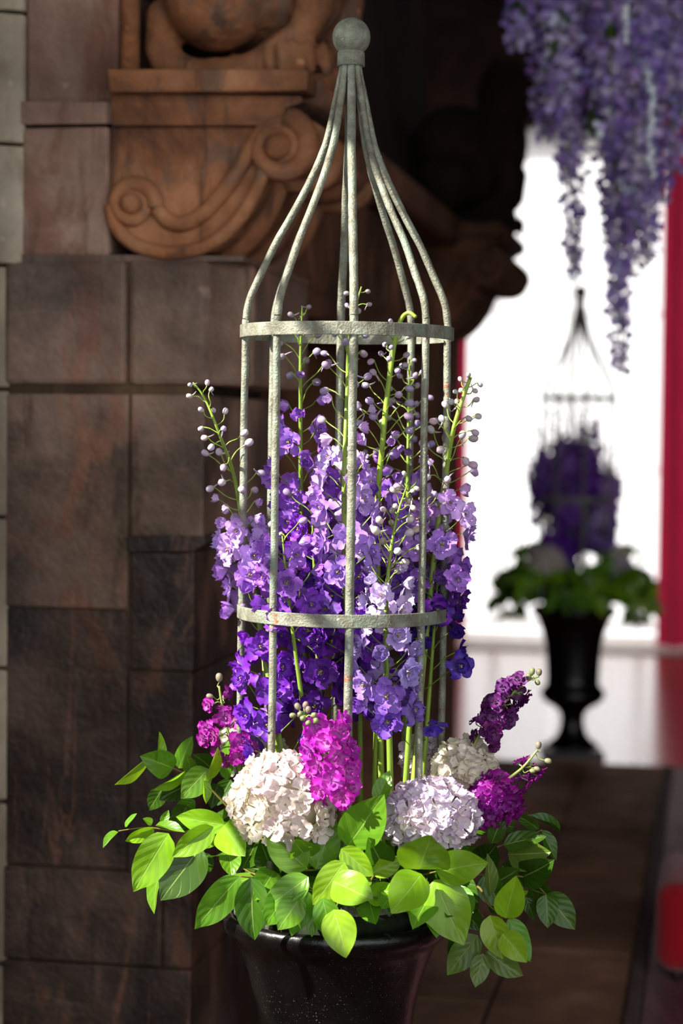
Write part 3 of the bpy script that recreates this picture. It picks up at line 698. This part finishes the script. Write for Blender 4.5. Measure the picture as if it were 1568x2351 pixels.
spike('sparse delphinium leaning out beside the bright window, tip highest on that side', [(930, 2040, -.02), (965, 1600, -.05), (1000, 1250, -.08), (1022, 1100, -.09), (1044, 975, -.10), (1080, 866, -.10)], 868, 1110, 1400, LAV, VIO, 15, 28, srgb(198, 188, 184), rtop=.0035, stemcol=srgb(172, 200, 84),
      extra=[(1064, 1182, -.10, (.5, -.8, .2), LAV), (1055, 1528, -.05, (.3, -.9, 0), srgb(72, 36, 160)), (992, 1664, -.10, (.2, -.6, -.7), srgb(88, 52, 190)), (1046, 1330, -.08, (.4, -.8, .1), LIL)])
spike('lavender delphinium between the cream-budded one and the outermost stem', [(915, 2040, -.04), (945, 1600, -.10), (966, 1350, -.13), (975, 1150, -.13)], 1120, 1150, 1420, LAV, VIO, 15, 4)
spike('violet delphinium standing behind the central rod at the back', [(830, 2040, .08), (826, 1500, .10), (822, 1050, .10)], 990, 1040, 1560, LIL, IND, 30, 6)
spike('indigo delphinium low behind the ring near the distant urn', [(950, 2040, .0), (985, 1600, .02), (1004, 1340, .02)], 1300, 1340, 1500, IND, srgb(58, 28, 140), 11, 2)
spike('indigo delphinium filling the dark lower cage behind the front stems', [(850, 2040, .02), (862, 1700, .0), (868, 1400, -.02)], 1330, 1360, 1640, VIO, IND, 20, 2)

# ------------------------------------------------------------------ LEAF MESHES
def leaf_mesh(fold, curl, wave, twist, seed, petiole=True):
    r_ = random.Random(seed); ph = r_.uniform(0, 6); mb = MB()
    def f(u, v):
        pr = (max(v, .0) ** .56) * (max(0, 1 - v) ** .84) / .392 * (1 - .25 * max(0, v - .75) / .25)
        x = (u - .5); lx = x * pr
        z = fold * abs(lx) * 1.0 + curl * (v * v - .25 * v) + wave * math.sin(v * 9 + ph + (3 if x > 0 else 0)) * abs(x) * 2 * (1 if 0 < v < 1 else 0)
        a = twist * (v - .3)
        return (lx * math.cos(a) - z * math.sin(a), v, z * math.cos(a) + lx * math.sin(a))
    mb.grid(f, 8, 14)
    return mb.mesh('leaf', 'leaf')
LEAF = [leaf_mesh(.35, -.16, .04, .1, 1), leaf_mesh(.16, -.24, .05, .25, 2), leaf_mesh(.45, -.10, .035, -.25, 3), leaf_mesh(.22, .12, .055, .3, 4), leaf_mesh(.5, -.3, .05, -.4, 5), leaf_mesh(.1, -.2, .06, -.1, 8)]
LEAF_FOLD = [leaf_mesh(1.1, -.18, .03, .4, 6), leaf_mesh(.9, .15, .04, -.5, 7)]
BRIGHT, MIDG, DARKG, PALEG = srgb(150, 196, 36), srgb(108, 160, 38), srgb(54, 88, 20), srgb(112, 134, 62)  # bright and dark greens put sun and shade into the leaf colour
def put_leaf(root, bx, by, tx, ty, w_, dd, tone=1, side=0, dt=None):
    """leaf from pixel base to pixel tip; w_ = seen width in pixels; dd = depth of base relative to the urn axis"""
    tx, ty, w_ = tx + (tx - bx) * .08, ty + (ty - by) * .08, w_ * 1.12
    Lp = math.hypot(tx - bx, ty - by); Lr = max(Lp, w_ / .66); wr = max(w_, .50 * Lr)
    D0 = FOCUS_D + dd; k = D0 / FPX
    dz = math.sqrt(max(0, Lr ** 2 - Lp ** 2)) * k
    D1 = D0 - dz + (dt if dt is not None else rnd(-.02, .01))
    B, Tp = P(bx, by, D0), P(tx, ty, D1); Y = (Tp - B); L = Y.length; Y.normalize()
    N0 = (CAM - B).normalized(); N0 = (N0 - Y * N0.dot(Y)).normalized()
    phi = math.acos(min(1, w_ / wr)); sg = side or random.choice((-1, 1)); phi = phi * sg + rnd(-.18, .18)
    N = N0 * math.cos(phi) + Y.cross(N0) * math.sin(phi); X = Y.cross(N)
    Wm = wr * k
    mw = Matrix((X * Wm, Y * L, N * (Wm * .8))).transposed().to_4x4(); mw.translation = B
    me = random.choice(LEAF if w_ > .33 * Lr else LEAF_FOLD)
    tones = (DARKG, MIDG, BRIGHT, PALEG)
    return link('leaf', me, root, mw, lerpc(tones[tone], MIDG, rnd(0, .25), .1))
def branch(label, twig, leaves, group='leafy sprays around the urn rim', twigcol=srgb(124, 108, 52)):
    pts = smoothpath([P(x, y, FOCUS_D + d) for x, y, d in twig[0]], 6)
    root = empty('leafy_branch', pts[0], label, 'branch', group)
    for k, tw in enumerate(twig):
        pts = smoothpath([P(x, y, FOCUS_D + d) for x, y, d in tw], 6); n = len(pts)
        obj('twig', MB().tube(pts, [.0028 - .0016 * i / (n - 1) for i in range(n)], 6), 'stem', root, True, twigcol)
    for a in leaves: put_leaf(root, *a)
    THINGS.append(root); return root
# tuples: base x, base y, tip x, tip y, seen width, depth, tone
branch('curling leafy spray reaching highest towards the dark pier', [[(640, 1960, -.05), (540, 1870, -.02), (470, 1800, -.02), (398, 1764, -.02), (345, 1740, -.02)], [(470, 1800, -.02), (500, 1745, .0)]],
       [(339, 1739, 266, 1795, 16, -.02, 2), (398, 1764, 333, 1738, 58, -.02, 1), (362, 1749, 362, 1684, 16, -.04, 2), (425, 1770, 356, 1808, 15, -.04, 2), (478, 1765, 418, 1828, 56, -.05, 1),
        (410, 1764, 438, 1695, 34, .02, 1), (440, 1774, 430, 1738, 30, .02, 1), (490, 1768, 452, 1735, 40, .04, 0), (467, 1791, 500, 1722, 15, -.06, 2), (467, 1790, 472, 1842, 14, -.06, 2),
        (521, 1791, 532, 1699, 30, -.02, 1), (548, 1776, 551, 1703, 16, .0, 1), (421, 1806, 370, 1832, 40, .02, 0), (372, 1812, 343, 1858, 38, .05, 0), (448, 1838, 402, 1866, 34, .0, 1), (500, 1800, 485, 1850, 36, .04, 0),
        (530, 1790, 500, 1845, 40, .08, 0)])
branch('broad-leaved spray spreading low towards the pier', [[(640, 1985, -.06), (560, 1940, -.1), (500, 1905, -.12), (418, 1910, -.12), (340, 1900, -.12), (272, 1908, -.12)], [(500, 1905, -.12), (450, 1950, -.1), (380, 1990, -.1)]],
       [(517, 1894, 412, 1876, 52, -.14, 2), (490, 1898, 402, 1963, 48, -.16, 2), (513, 1896, 556, 1957, 72, -.17, 2), (505, 1905, 452, 1946, 40, -.12, 2), (387, 1913, 311, 2036, 76, -.14, 2), (462, 1944, 374, 2058, 92, -.12, 0),
        (366, 1996, 347, 2090, 34, -.09, 1), (354, 1902, 292, 1930, 28, -.12, 2), (272, 1910, 238, 1943, 12, -.12, 1), (287, 1898, 311, 1869, 12, -.12, 1), (356, 1896, 420, 1912, 13, -.12, 1),
        (372, 1892, 386, 1862, 18, -.1, 1), (525, 1953, 532, 2006, 46, -.13, 1), (350, 1890, 330, 1880, 16, -.1, 1), (440, 1900, 380, 1880, 26, -.06, 0), (480, 1935, 430, 1900, 40, -.04, 0)])
branch('pair of hanging matte leaves over the urn lip, pier side', [[(650, 2010, -.16), (596, 2015, -.22), (551, 2012, -.24)], [(600, 2014, -.22), (560, 1995, -.18)]],
       [(550, 2012, 453, 2122, 64, -.24, 1), (576, 2014, 580, 2150, 70, -.24, 0), (590, 2012, 505, 2036, 34, -.18, 1), (560, 1988, 664, 2012, 56, -.10, 0), (610, 2030, 640, 2110, 44, -.14, 0)])
branch('sunlit spray draped over the front of the urn', [[(760, 2030, -.08), (790, 1990, -.16), (780, 2060, -.26), (768, 2090, -.28)], [(790, 1990, -.16), (704, 1998, -.22), (640, 1990, -.2)], [(780, 2060, -.26), (704, 2043, -.26)]],
       [(704, 1994, 617, 1914, 76, -.24, 1), (724, 1996, 768, 1886, 66, -.22, 1), (745, 2000, 790, 1905, 50, -.18, 1), (798, 1942, 874, 1836, 92, -.24, 1), (783, 1948, 852, 2008, 52, -.27, 2),
        (791, 1978, 724, 2073, 62, -.28, 2), (708, 2013, 608, 2086, 62, -.26, 1), (704, 2043, 672, 2144, 46, -.27, 1), (727, 2053, 716, 2144, 46, -.25, 1), (764, 2022, 852, 2066, 78, -.28, 2), (766, 2088, 794, 2190, 72, -.31, 2),
        (742, 2060, 690, 2020, 50, -.2, 0), (640, 2010, 690, 2070, 50, -.16, 0)])
branch('overlapping leaves hanging over the front urn lip', [[(760, 2040, -.1), (700, 2070, -.24), (660, 2080, -.25)], [(780, 2040, -.1), (850, 2060, -.25), (960, 2070, -.26)]],
       [(690, 2060, 640, 2130, 60, -.27, 1), (660, 2050, 610, 2120, 62, -.25, 1), (740, 2062, 760, 2150, 56, -.29, 1), (985, 2060, 950, 2120, 60, -.25, 1), (1010, 2070, 1000, 2140, 60, -.22, 1), (900, 2050, 880, 2080, 44, -.24, 1),
        (630, 2000, 590, 2060, 60, -.2, 1), (830, 2000, 800, 2060, 60, -.24, 1), (1040, 2040, 1075, 2110, 64, -.2, 1), (720, 1985, 680, 1940, 66, -.2, 1), (880, 1990, 850, 1930, 66, -.2, 0), (1060, 1990, 1040, 1930, 60, -.16, 0)])
branch('single upright green leaf before the stems in the cage', [[(850, 1960, -.12), (858, 1890, -.16), (865, 1841, -.17)]], [(865, 1841, 892, 1774, 38, -.17, 1), (840, 1880, 815, 1850, 26, -.13, 0), (870, 1850, 905, 1880, 24, -.1, 0)])
branch('yellow-green spray under the lilac hydrangea', [[(900, 2030, -.08), (967, 2010, -.2), (1001, 2001, -.24)], [(920, 2020, -.14), (860, 2010, -.22), (845, 2060, -.24)]],
       [(842, 2064, 908, 2038, 48, -.24, 2), (854, 2006, 920, 1972, 44, -.22, 2), (962, 1996, 992, 1916, 112, -.24, 2), (1001, 2001, 1108, 1981, 74, -.26, 2), (967, 2006, 906, 2086, 84, -.28, 2), (997, 2020, 1058, 2158, 100, -.25, 2),
        (1040, 2010, 1094, 2068, 52, -.18, 0), (1060, 2080, 1098, 2130, 50, -.16, 0), (930, 2030, 960, 2090, 50, -.16, 0)])
branch('drooping spray with glossy leaves in front of the dark floor', [[(1030, 2060, -.1), (1094, 2035, -.2), (1120, 2075, -.24), (1150, 2105, -.26), (1160, 2143, -.28)], [(1075, 2070, -.14), (1110, 2105, -.2)]],
       [(1125, 2059, 1122, 1967, 32, -.24, 3), (1160, 2108, 1184, 2019, 62, -.28, 2), (1125, 2101, 1152, 2196, 60, -.28, 2), (1154, 2143, 1205, 2204, 54, -.31, 2), (1166, 2110, 1218, 2200, 48, -.26, 1),
        (1097, 2147, 1031, 2233, 58, -.18, 3), (1110, 2189, 1091, 2261, 42, -.2, 3), (1116, 2185, 1195, 2239, 52, -.18, 3), (1060, 2130, 1042, 2215, 44, -.14, 0), (1192, 2058, 1212, 2046, 12, -.24, 2)])
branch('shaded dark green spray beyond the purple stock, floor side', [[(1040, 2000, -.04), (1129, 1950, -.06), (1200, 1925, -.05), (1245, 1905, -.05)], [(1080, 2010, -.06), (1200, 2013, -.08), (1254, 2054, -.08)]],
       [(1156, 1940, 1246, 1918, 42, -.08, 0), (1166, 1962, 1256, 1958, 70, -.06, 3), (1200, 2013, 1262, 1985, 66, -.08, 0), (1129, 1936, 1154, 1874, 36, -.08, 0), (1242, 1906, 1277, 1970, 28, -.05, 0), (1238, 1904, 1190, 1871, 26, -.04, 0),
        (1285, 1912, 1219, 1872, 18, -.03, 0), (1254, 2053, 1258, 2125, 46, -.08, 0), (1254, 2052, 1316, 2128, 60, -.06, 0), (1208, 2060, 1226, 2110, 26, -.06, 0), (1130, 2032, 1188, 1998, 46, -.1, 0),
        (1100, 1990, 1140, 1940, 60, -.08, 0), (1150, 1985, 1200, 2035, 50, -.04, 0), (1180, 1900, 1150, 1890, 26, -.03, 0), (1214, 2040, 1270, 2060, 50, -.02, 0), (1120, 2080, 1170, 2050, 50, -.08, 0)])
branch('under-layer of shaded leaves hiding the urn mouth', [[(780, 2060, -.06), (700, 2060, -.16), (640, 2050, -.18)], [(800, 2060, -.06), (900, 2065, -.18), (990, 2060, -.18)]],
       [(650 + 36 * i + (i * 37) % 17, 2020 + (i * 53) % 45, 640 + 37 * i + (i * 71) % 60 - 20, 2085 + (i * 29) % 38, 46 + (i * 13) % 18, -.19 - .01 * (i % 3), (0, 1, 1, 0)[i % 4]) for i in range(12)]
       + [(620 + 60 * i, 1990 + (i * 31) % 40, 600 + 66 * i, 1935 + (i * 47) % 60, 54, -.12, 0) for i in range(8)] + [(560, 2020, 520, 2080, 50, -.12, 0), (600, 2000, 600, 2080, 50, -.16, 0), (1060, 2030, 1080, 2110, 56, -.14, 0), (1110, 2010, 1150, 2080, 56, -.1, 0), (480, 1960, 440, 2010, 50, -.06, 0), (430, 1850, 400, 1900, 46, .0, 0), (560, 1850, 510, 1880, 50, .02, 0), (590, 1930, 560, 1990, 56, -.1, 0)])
# foliage continuing round the back of the urn
root = empty('leafy_branch', AX + Vector((0, .1, zf)), 'dark leaves at the back of the urn glimpsed between the flower heads', 'branch', 'leafy sprays around the urn rim'); THINGS.append(root)
for i in range(34):
    a = math.radians(rnd(-15, 195)); r0 = rnd(.06, .2)
    B = AX + Vector((math.cos(a) * r0, math.sin(a) * r0, zf + rnd(.03, .14)))
    Y = Vector((math.cos(a), math.sin(a), rnd(-.3, .5))).normalized(); N = Vector((rnd(-.4, .4), rnd(-.6, .1), 1)); N = (N - Y * N.dot(Y)).normalized(); X = Y.cross(N)
    L = rnd(.08, .11); Wm = L * rnd(.5, .65)
    mw = Matrix((X * Wm, Y * L, N * Wm * .8)).transposed().to_4x4(); mw.translation = B
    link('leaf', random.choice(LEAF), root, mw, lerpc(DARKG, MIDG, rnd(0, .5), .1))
    pedicel(AX + Vector((math.cos(a) * .03, math.sin(a) * .03, zf + .02)), B, root, GRN2, .0016)

# ------------------------------------------------------------------ HYDRANGEAS
def hydrangea(label, px, py, rx, ry, dd, cols, n, seed, stem=True):
    C = P(px, py, FOCUS_D + dd); k = (FOCUS_D + dd) / FPX; R = Vector((rx * k, (rx + ry) / 2 * k, ry * k)) * .93
    base = AX + (C - AX) * .4; base.z = zf
    root = empty('hydrangea_head', base, label, 'flower', 'mophead hydrangeas'); r_ = random.Random(seed)
    obj('stem', MB().tube(smoothpath([base, base.lerp(C, .5) + Vector((0, 0, -.01)), C], 5), .004, 8), 'stem', root, True, GRN2)
    obj('flower_base', MB().ball(C, R * .80, 20, 12), 'soft', root, True, lerpc(cols[0], srgb(120, 130, 80), .55))
    ga = PI * (3 - math.sqrt(5))
    for i in range(n):
        z = 1 - 1.72 * (i + .5) / n; rr = math.sqrt(1 - z * z); a = ga * i + r_.uniform(-.15, .15)
        d = Vector((rr * math.cos(a), rr * math.sin(a), z))
        j = r_.uniform(.93, 1.07)
        pos = C + Vector((d.x * R.x, d.y * R.y, d.z * R.z)) * j
        nn = Vector((d.x / R.x, d.y / R.y, d.z / R.z)).normalized() + Vector([r_.uniform(-.38, .38) for _ in range(3)])
        nz = noise.noise(d * 1.9 + Vector((seed, 0, 0))) * .5 + .5 + r_.uniform(-.15, .15)
        kk = max(0, min(.999, nz)) * (len(cols) - 1); c = lerpc(cols[int(kk)], cols[int(kk) + 1], kk - int(kk), .05)
        link('floret', HYD[r_.randrange(4)], root, aim(pos, nn, r_.uniform(1.15, 1.55), r_.uniform(0, 6.28)), c)
    THINGS.append(root); return root
CRM, LILP, BLUEP, GRNP = srgb(236, 226, 208), srgb(214, 192, 222), srgb(184, 182, 218), srgb(206, 214, 186)
hydrangea('big creamy white hydrangea head beside the bright magenta stock', 650, 1842, 118, 110, -.20, [srgb(228, 218, 192), srgb(226, 214, 196), srgb(216, 192, 212), srgb(206, 210, 178)], 130, 3)
hydrangea('lilac-tinted hydrangea head in front of the cage, above the yellow-green leaves', 988, 1878, 108, 84, -.17, [CRM, LILP, srgb(200, 180, 220), BLUEP], 120, 8)
hydrangea('greenish-white hydrangea head behind the dark purple stock', 1068, 1768, 66, 62, -.03, [GRNP, CRM, srgb(214, 200, 214)], 74, 12)
hydrangea('white hydrangea head tucked behind the rods on the pier side', 572, 1722, 68, 58, .10, [srgb(236, 232, 216), GRNP, CRM], 64, 21)
hydrangea('small shaded hydrangea head seen between the two rods nearest the window', 974, 1745, 42, 44, .05, [srgb(214, 206, 204), LILP, GRNP], 44, 30)

# ------------------------------------------------------------------ STOCKS
def stock(label, stem, florets, buds, cols, branches=()):
    path = smoothpath([P(x, y, FOCUS_D + d) for x, y, d in stem], 6)
    root = empty('stock_flower', path[0], label, 'flower', 'purple and magenta stocks')
    n = len(path); sc_ = srgb(156, 170, 92)
    obj('stem', MB().tube(path, [.0042 - .0022 * i / (n - 1) for i in range(n)], 8), 'stem', root, True, sc_)
    def near(p): return min(path, key=lambda q: (q - p).length)
    for (x, y, dd, s_) in florets:
        pos = P(x, y, FOCUS_D + dd); c = near(pos); out = pos - c
        out = (out.normalized() if out.length > .004 else Vector((0, 0, 0))) - Fv * rnd(.3, .8) + Vector((rnd(-.3, .3), 0, rnd(-.2, .4)))
        link('floret', random.choice(STK), root, aim(pos, out, s_ * rnd(.92, 1.08)), lerpc(cols[0], cols[1], rnd(0, 1), .1))
        pedicel(c - Vector((0, 0, .006)), pos, root, sc_, .0013)
    for (x, y, dd, s_) in buds:
        pos = P(x, y, FOCUS_D + dd); c = near(pos); d = pos - c; d = d.normalized() if d.length > .003 else Vector((0, 0, 1))
        link('bud', BUD[1], root, aim(pos, d + Vector((0, 0, .5)), s_), lerpc(srgb(140, 154, 92), cols[1], rnd(0, .4)))
        pedicel(c - Vector((0, 0, .004)), pos, root, sc_, .0013)
    THINGS.append(root); return root
MAG, MAG2, DMAG, DMAG2 = srgb(200, 36, 190), srgb(160, 10, 152), srgb(124, 8, 122), srgb(84, 4, 92)
stock('dark magenta stock spray above the curling leaves', [(600, 1960, -.02), (560, 1800, -.04), (535, 1720, -.05), (515, 1650, -.05), (503, 1575, -.05)],
      [(476, 1672, -.06, .95), (468, 1695, -.06, .9), (492, 1690, -.07, 1.0), (514, 1645, -.07, .95), (517, 1630, -.05, .8), (478, 1618, -.06, .7), (522, 1590, -.05, .62), (498, 1726, -.06, .8), (552, 1702, -.08, .95), (570, 1716, -.07, .9), (548, 1734, -.08, .9), (515, 1745, -.06, .8), (540, 1655, .0, .75)],
      [(503, 1566, -.05, 1.0), (490, 1600, -.05, .8), (512, 1605, -.05, .7)], (DMAG, MAG2))
fl_ = []
for i in range(26):
    f = (i + .5) / 26; y = 1656 + 182 * f; a = i * 2.4
    wd = 44 * (0.55 + .6 * math.sin(PI * min(1, f * .8 + .12)))
    fl_.append((752 + 14 * f + wd * math.cos(a), y, -.26 - .035 * math.sin(a), rnd(.95, 1.25)))
stock('bright sunlit magenta stock in front of the central rod', [(800, 1960, -.1), (782, 1830, -.22), (758, 1730, -.26), (735, 1680, -.27), (692, 1634, -.28)], fl_,
      [(688, 1630, -.28, .8), (698, 1626, -.28, .75), (680, 1642, -.28, .7), (706, 1638, -.28, .8), (696, 1648, -.29, .8), (716, 1646, -.29, .75), (706, 1658, -.29, .8), (724, 1660, -.29, .8), (690, 1640, -.29, .7)], (MAG, MAG2))
fl_ = []
for i in range(26):
    f = (i + .5) / 26; a = i * 2.4
    fl_.append((1104 + 88 * f + 26 * math.cos(a), 1676 - 98 * f + 26 * math.sin(a), -.06 - .02 * math.cos(a * 1.7), rnd(.7, .95)))
fl_ += [(1132, 1698, -.06, .8), (1136, 1716, -.06, .6), (1168, 1650, -.07, .95), (1184, 1555, -.05, .7)]
stock('deep purple stock spike leaning out towards the distant urn', [(1010, 1960, -.02), (1060, 1790, -.04), (1092, 1702, -.05), (1150, 1622, -.06), (1200, 1570, -.06), (1238, 1552, -.06)], fl_,
      [(1222, 1550, -.06, .8), (1238, 1552, -.06, .8), (1230, 1560, -.06, .7), (1214, 1562, -.06, .8)], (DMAG2, srgb(100, 6, 100)))
fl_ = []
for i in range(30):
    a = i * 2.4; r = math.sqrt((i + .5) / 30)
    fl_.append((1134 + 60 * r * math.cos(a), 1836 + 50 * r * math.sin(a), -.12 + .05 * r * r, rnd(.95, 1.2)))
fl_ += [(1194, 1750, -.08, .75), (1210, 1748, -.08, .6), (1200, 1782, -.08, .75), (1212, 1795, -.08, .75), (1232, 1780, -.08, .65), (1240, 1770, -.07, .6), (1222, 1765, -.08, .6)]
stock('round purple stock cluster with a thin budded tip, beside the floor', [(1040, 1980, -.04), (1095, 1880, -.08), (1150, 1805, -.10), (1200, 1762, -.09), (1234, 1722, -.09)], fl_,
      [(1236, 1720, -.09, .85), (1250, 1745, -.09, .8), (1226, 1762, -.09, .7), (1215, 1770, -.09, .7)], (DMAG, MAG2))

# ------------------------------------------------------------------ WISTERIA HANGING OVERHEAD
rail = tag(obj('hanging_rail', MB().tube([W(6.9, -1.2, 3.45), W(6.9, 1.6, 3.45)], .03, 10), 'wood', None, True), 'dark rail above the picture from which the wisteria hangs', 'rail')
for t in (-1.0, 1.4): obj('drop_rod', MB().tube([W(6.9, t, 3.45), W(6.9, t, HALL_Z)], .01, 8), 'wood', rail, True)
WC = [srgb(196, 172, 232), srgb(150, 116, 206), srgb(226, 214, 242), srgb(172, 142, 220)]
# (x at top, x at bottom, y bottom, half width px, D, where it hangs)
strands = [(1200, 1186, 112, 30, 6.8, 'shortest, nearest the dark fireplace'), (1228, 1222, 40, 30, 7.0, 'stubby, second from the fireplace'), (1250, 1252, 330, 34, 6.9, 'ending level with the window top'), (1288, 1290, 290, 36, 6.7, 'third from the dark fireplace'),
           (1316, 1318, 645, 26, 7.0, 'with a long thin tail over the distant cage tip'), (1338, 1346, 310, 36, 7.2, 'hanging short behind the long-tailed one'), (1372, 1380, 260, 40, 6.8, 'broad and short in mid cluster'), (1402, 1396, 560, 30, 7.0, 'narrow, ending among white gaps'),
           (1420, 1425, 855, 32, 6.9, 'longest of all, its tip near the distant cage ring'), (1440, 1452, 640, 40, 7.1, 'thick, beside the longest strand'), (1468, 1478, 570, 36, 6.8, 'thick, second beside the longest strand'), (1490, 1500, 430, 34, 7.2, 'beside the pale beads'),
           (1516, 1520, 470, 30, 7.0, 'just inside the crimson drape'), (1540, 1545, 400, 30, 6.9, 'over the crimson drape'), (1560, 1562, 250, 28, 7.1, 'cut by the picture edge'), (1400, 1404, 330, 44, 6.6, 'foremost and bushy in mid cluster'),
           (1452, 1462, 530, 40, 6.75, 'thick and blunt, before the bright beads'), (1412, 1414, 720, 30, 6.85, 'second longest, close against the longest'), (1300, 1304, 420, 28, 6.8, 'slim, close against the long-tailed one'), (1480, 1490, 600, 28, 6.95, 'slender, between beads and longest strand')]
for (x0, x1, yb, hw, D, where) in strands:
    top = P(x0, -20, D); top = W(6.9, top.dot(Tx), 3.45)
    pth = smoothpath([top, P(x0, -40, D), P(x0 + (x1 - x0) * .4, yb * .4, D + rnd(-.04, .04)), P(x1, yb, D)], 6)
    root = empty('wisteria_strand', top, 'hanging purple wisteria strand ' + where, 'wisteria', 'hanging wisteria strands')
    obj('stem', MB().tube(pth, .0035, 6), 'stem', root, True, GRN2)
    n = max(14, int((yb + 60) / 6.5))
    for i in range(n):
        y = -50 + (yb + 46) * (i + .5) / n; c = None
        x = x0 + (x1 - x0) * max(0, y) / max(1, yb); f = (y + 50) / (yb + 50)
        tail = 1.0 if f < .5 else max(.35, 1 - (f - .5) * 1.3)
        a = i * 2.4; r = hw * tail * math.sqrt(random.random())
        c = P(x + r * math.cos(a), y, D + r * math.sin(a) * D / FPX)
        d = Vector((math.cos(a), math.sin(a), rnd(-.5, .2)))
        link('floret', random.choice(WIS), root, aim(c, d, rnd(1.35, 2.0) * (0.75 + .25 * tail)), lerpc(random.choice(WC), random.choice(WC), rnd(0, 1), .12))
    for i in range(max(0, int(3 - yb / 300))):
        y = rnd(-30, min(yb, 260)); B = P(x0 + rnd(-10, 10), y, D)
        Y = Vector((rnd(-1, 1), rnd(-1, 1), -1.2)).normalized(); N = Vector((rnd(-.5, .5), -1, .4)); N = (N - Y * N.dot(Y)).normalized(); X = Y.cross(N)
        mw = Matrix((X * .045, Y * .10, N * .04)).transposed().to_4x4(); mw.translation = B
        link('leaf', random.choice(LEAF), root, mw, DARKG)
BEAD = MB().ball((0, 0, 0), .014, 10, 8).mesh('bead', 'bead')  # pale beads added to stand in for bright light spots in the wisteria
for (x, y0, y1, D, lab) in ((1432, 20, 112, 6.42, 'short strand of blue-white beads standing in for light spots near the picture top'), (1492, 170, 420, 6.42, 'longer strand of white beads standing in for light spots before the thick wisteria'), (1372, 285, 330, 6.42, 'tiny strand of white beads standing in for light spots level with the window top')):
    root = empty('bead_strand', P(x, y0, D), lab, 'bead strand', 'bead strands among the wisteria')
    pp = [P(x, -60, D), P(x + 3, y0, D), P(x - 2, y1, D)]; pp[0] = W(6.9, pp[0].dot(Tx), 3.45); obj('thread', MB().tube(pp, .0008, 4), 'rubber', root)
    n = int((y1 - y0) / 17)
    for i in range(n): link('bead', BEAD, root, Matrix.Translation(P(x + rnd(-9, 9), y0 + (y1 - y0) * i / n, D)) @ Matrix.Scale(rnd(.7, 1.2), 4))

# ------------------------------------------------------------------ THE DISTANT URN
BX = P(1313, 1712, 10.62); BX = Vector((BX.x, BX.y, 0))
make_urn(BX, 'distant black footed urn standing before the white window')
make_cage(BX, 'distant out-of-focus iron cage against the white window')
tag(link('flower_foam', bpy.data.meshes['flower_foam'], None, Matrix.Translation(BX)), 'floral foam inside the distant urn', 'floral foam', 'floral foam')
def clone(root, mw, label, group, keep=('stem', 'floret', 'bud', 'leaf', 'twig', 'flower_base'), big=1.0):
    M0 = PW[root]; base = mw @ M0
    r = root.copy(); COL.objects.link(r); r.matrix_world = base; PW[r] = base
    r['label'] = label; r['group'] = group
    for ch in list(root.children):
        nm = ch.name.split('.')[0]
        if nm not in keep: continue
        c = ch.copy(); COL.objects.link(c); c.parent = r; c.matrix_parent_inverse = Matrix(); c.matrix_local = M0.inverted() @ PW[ch] @ (Matrix.Scale(big, 4) if nm in ('floret', 'leaf') else Matrix())
    return r
def xf(rot, sz=1.0, dz=0.0):
    z0 = Matrix.Translation(Vector((0, 0, zf)))
    return Matrix.Translation(BX + Vector((0, 0, dz))) @ Matrix.Rotation(math.radians(rot), 4, 'Z') @ z0 @ Matrix.Diagonal((1, 1, sz, 1)) @ z0.inverted() @ Matrix.Translation(-AX)
del_src = [t for t in THINGS if t.name.startswith('delphinium')]
where = ['on the fireplace side of the distant cage', 'low at the fireplace side of the distant cage', 'tallest in the distant cage', 'at mid height inside the distant cage', 'darkest in the distant cage', 'rising to the distant cage ring',
         'behind the tallest in the distant cage', 'foremost in the distant cage', 'at the back of the distant cage', 'towards the red drape in the distant cage', 'second from the red drape in the distant cage', 'filling the distant cage', 'lowest towards the red drape in the distant cage', 'low in the heart of the distant cage']
for i, t in enumerate(del_src):
    clone(t, xf(160, (.86, 1, .95, 1, 1, .88, .97, 1, .92, .88, 1, .96, 1, 1)[i] * 1.07), 'blurred violet delphinium ' + where[i], 'delphiniums in the distant cage', big=1.45)
for i in (1, 3, 4, 7, 12, 13, 11, 10):
    clone(del_src[i], xf(25, .92, -.06), 'blurred dark violet delphinium turned to us, ' + where[i], 'delphiniums in the distant cage', big=1.5)
br_src = [t for t in THINGS if t.name.startswith('leafy_branch')]
wb = ['upper, curling', 'broad, low', 'short, hanging', 'front, draped', 'lip', 'single leaf', 'below the hydrangea', 'drooping', 'window side', 'under-layer', 'back']
for i, t in enumerate(br_src):
    clone(t, xf(15), 'blurred dark leafy spray on the distant urn, ' + wb[i], 'leafy sprays on the distant urn', big=1.25)
    if i not in (5, 10): clone(t, xf(195), 'blurred dark leafy spray on the far side of the distant urn, ' + wb[i], 'leafy sprays on the distant urn', big=1.25)
hy_src = [t for t in THINGS if t.name.startswith('hydrangea_head')]
for i, t in enumerate(hy_src):
    clone(t, xf(-20 + 30 * (i % 2)), 'blurred pale hydrangea head on the distant urn, ' + ['largest', 'lilac', 'drape side', 'tucked behind', 'smallest'][i], 'hydrangeas on the distant urn')
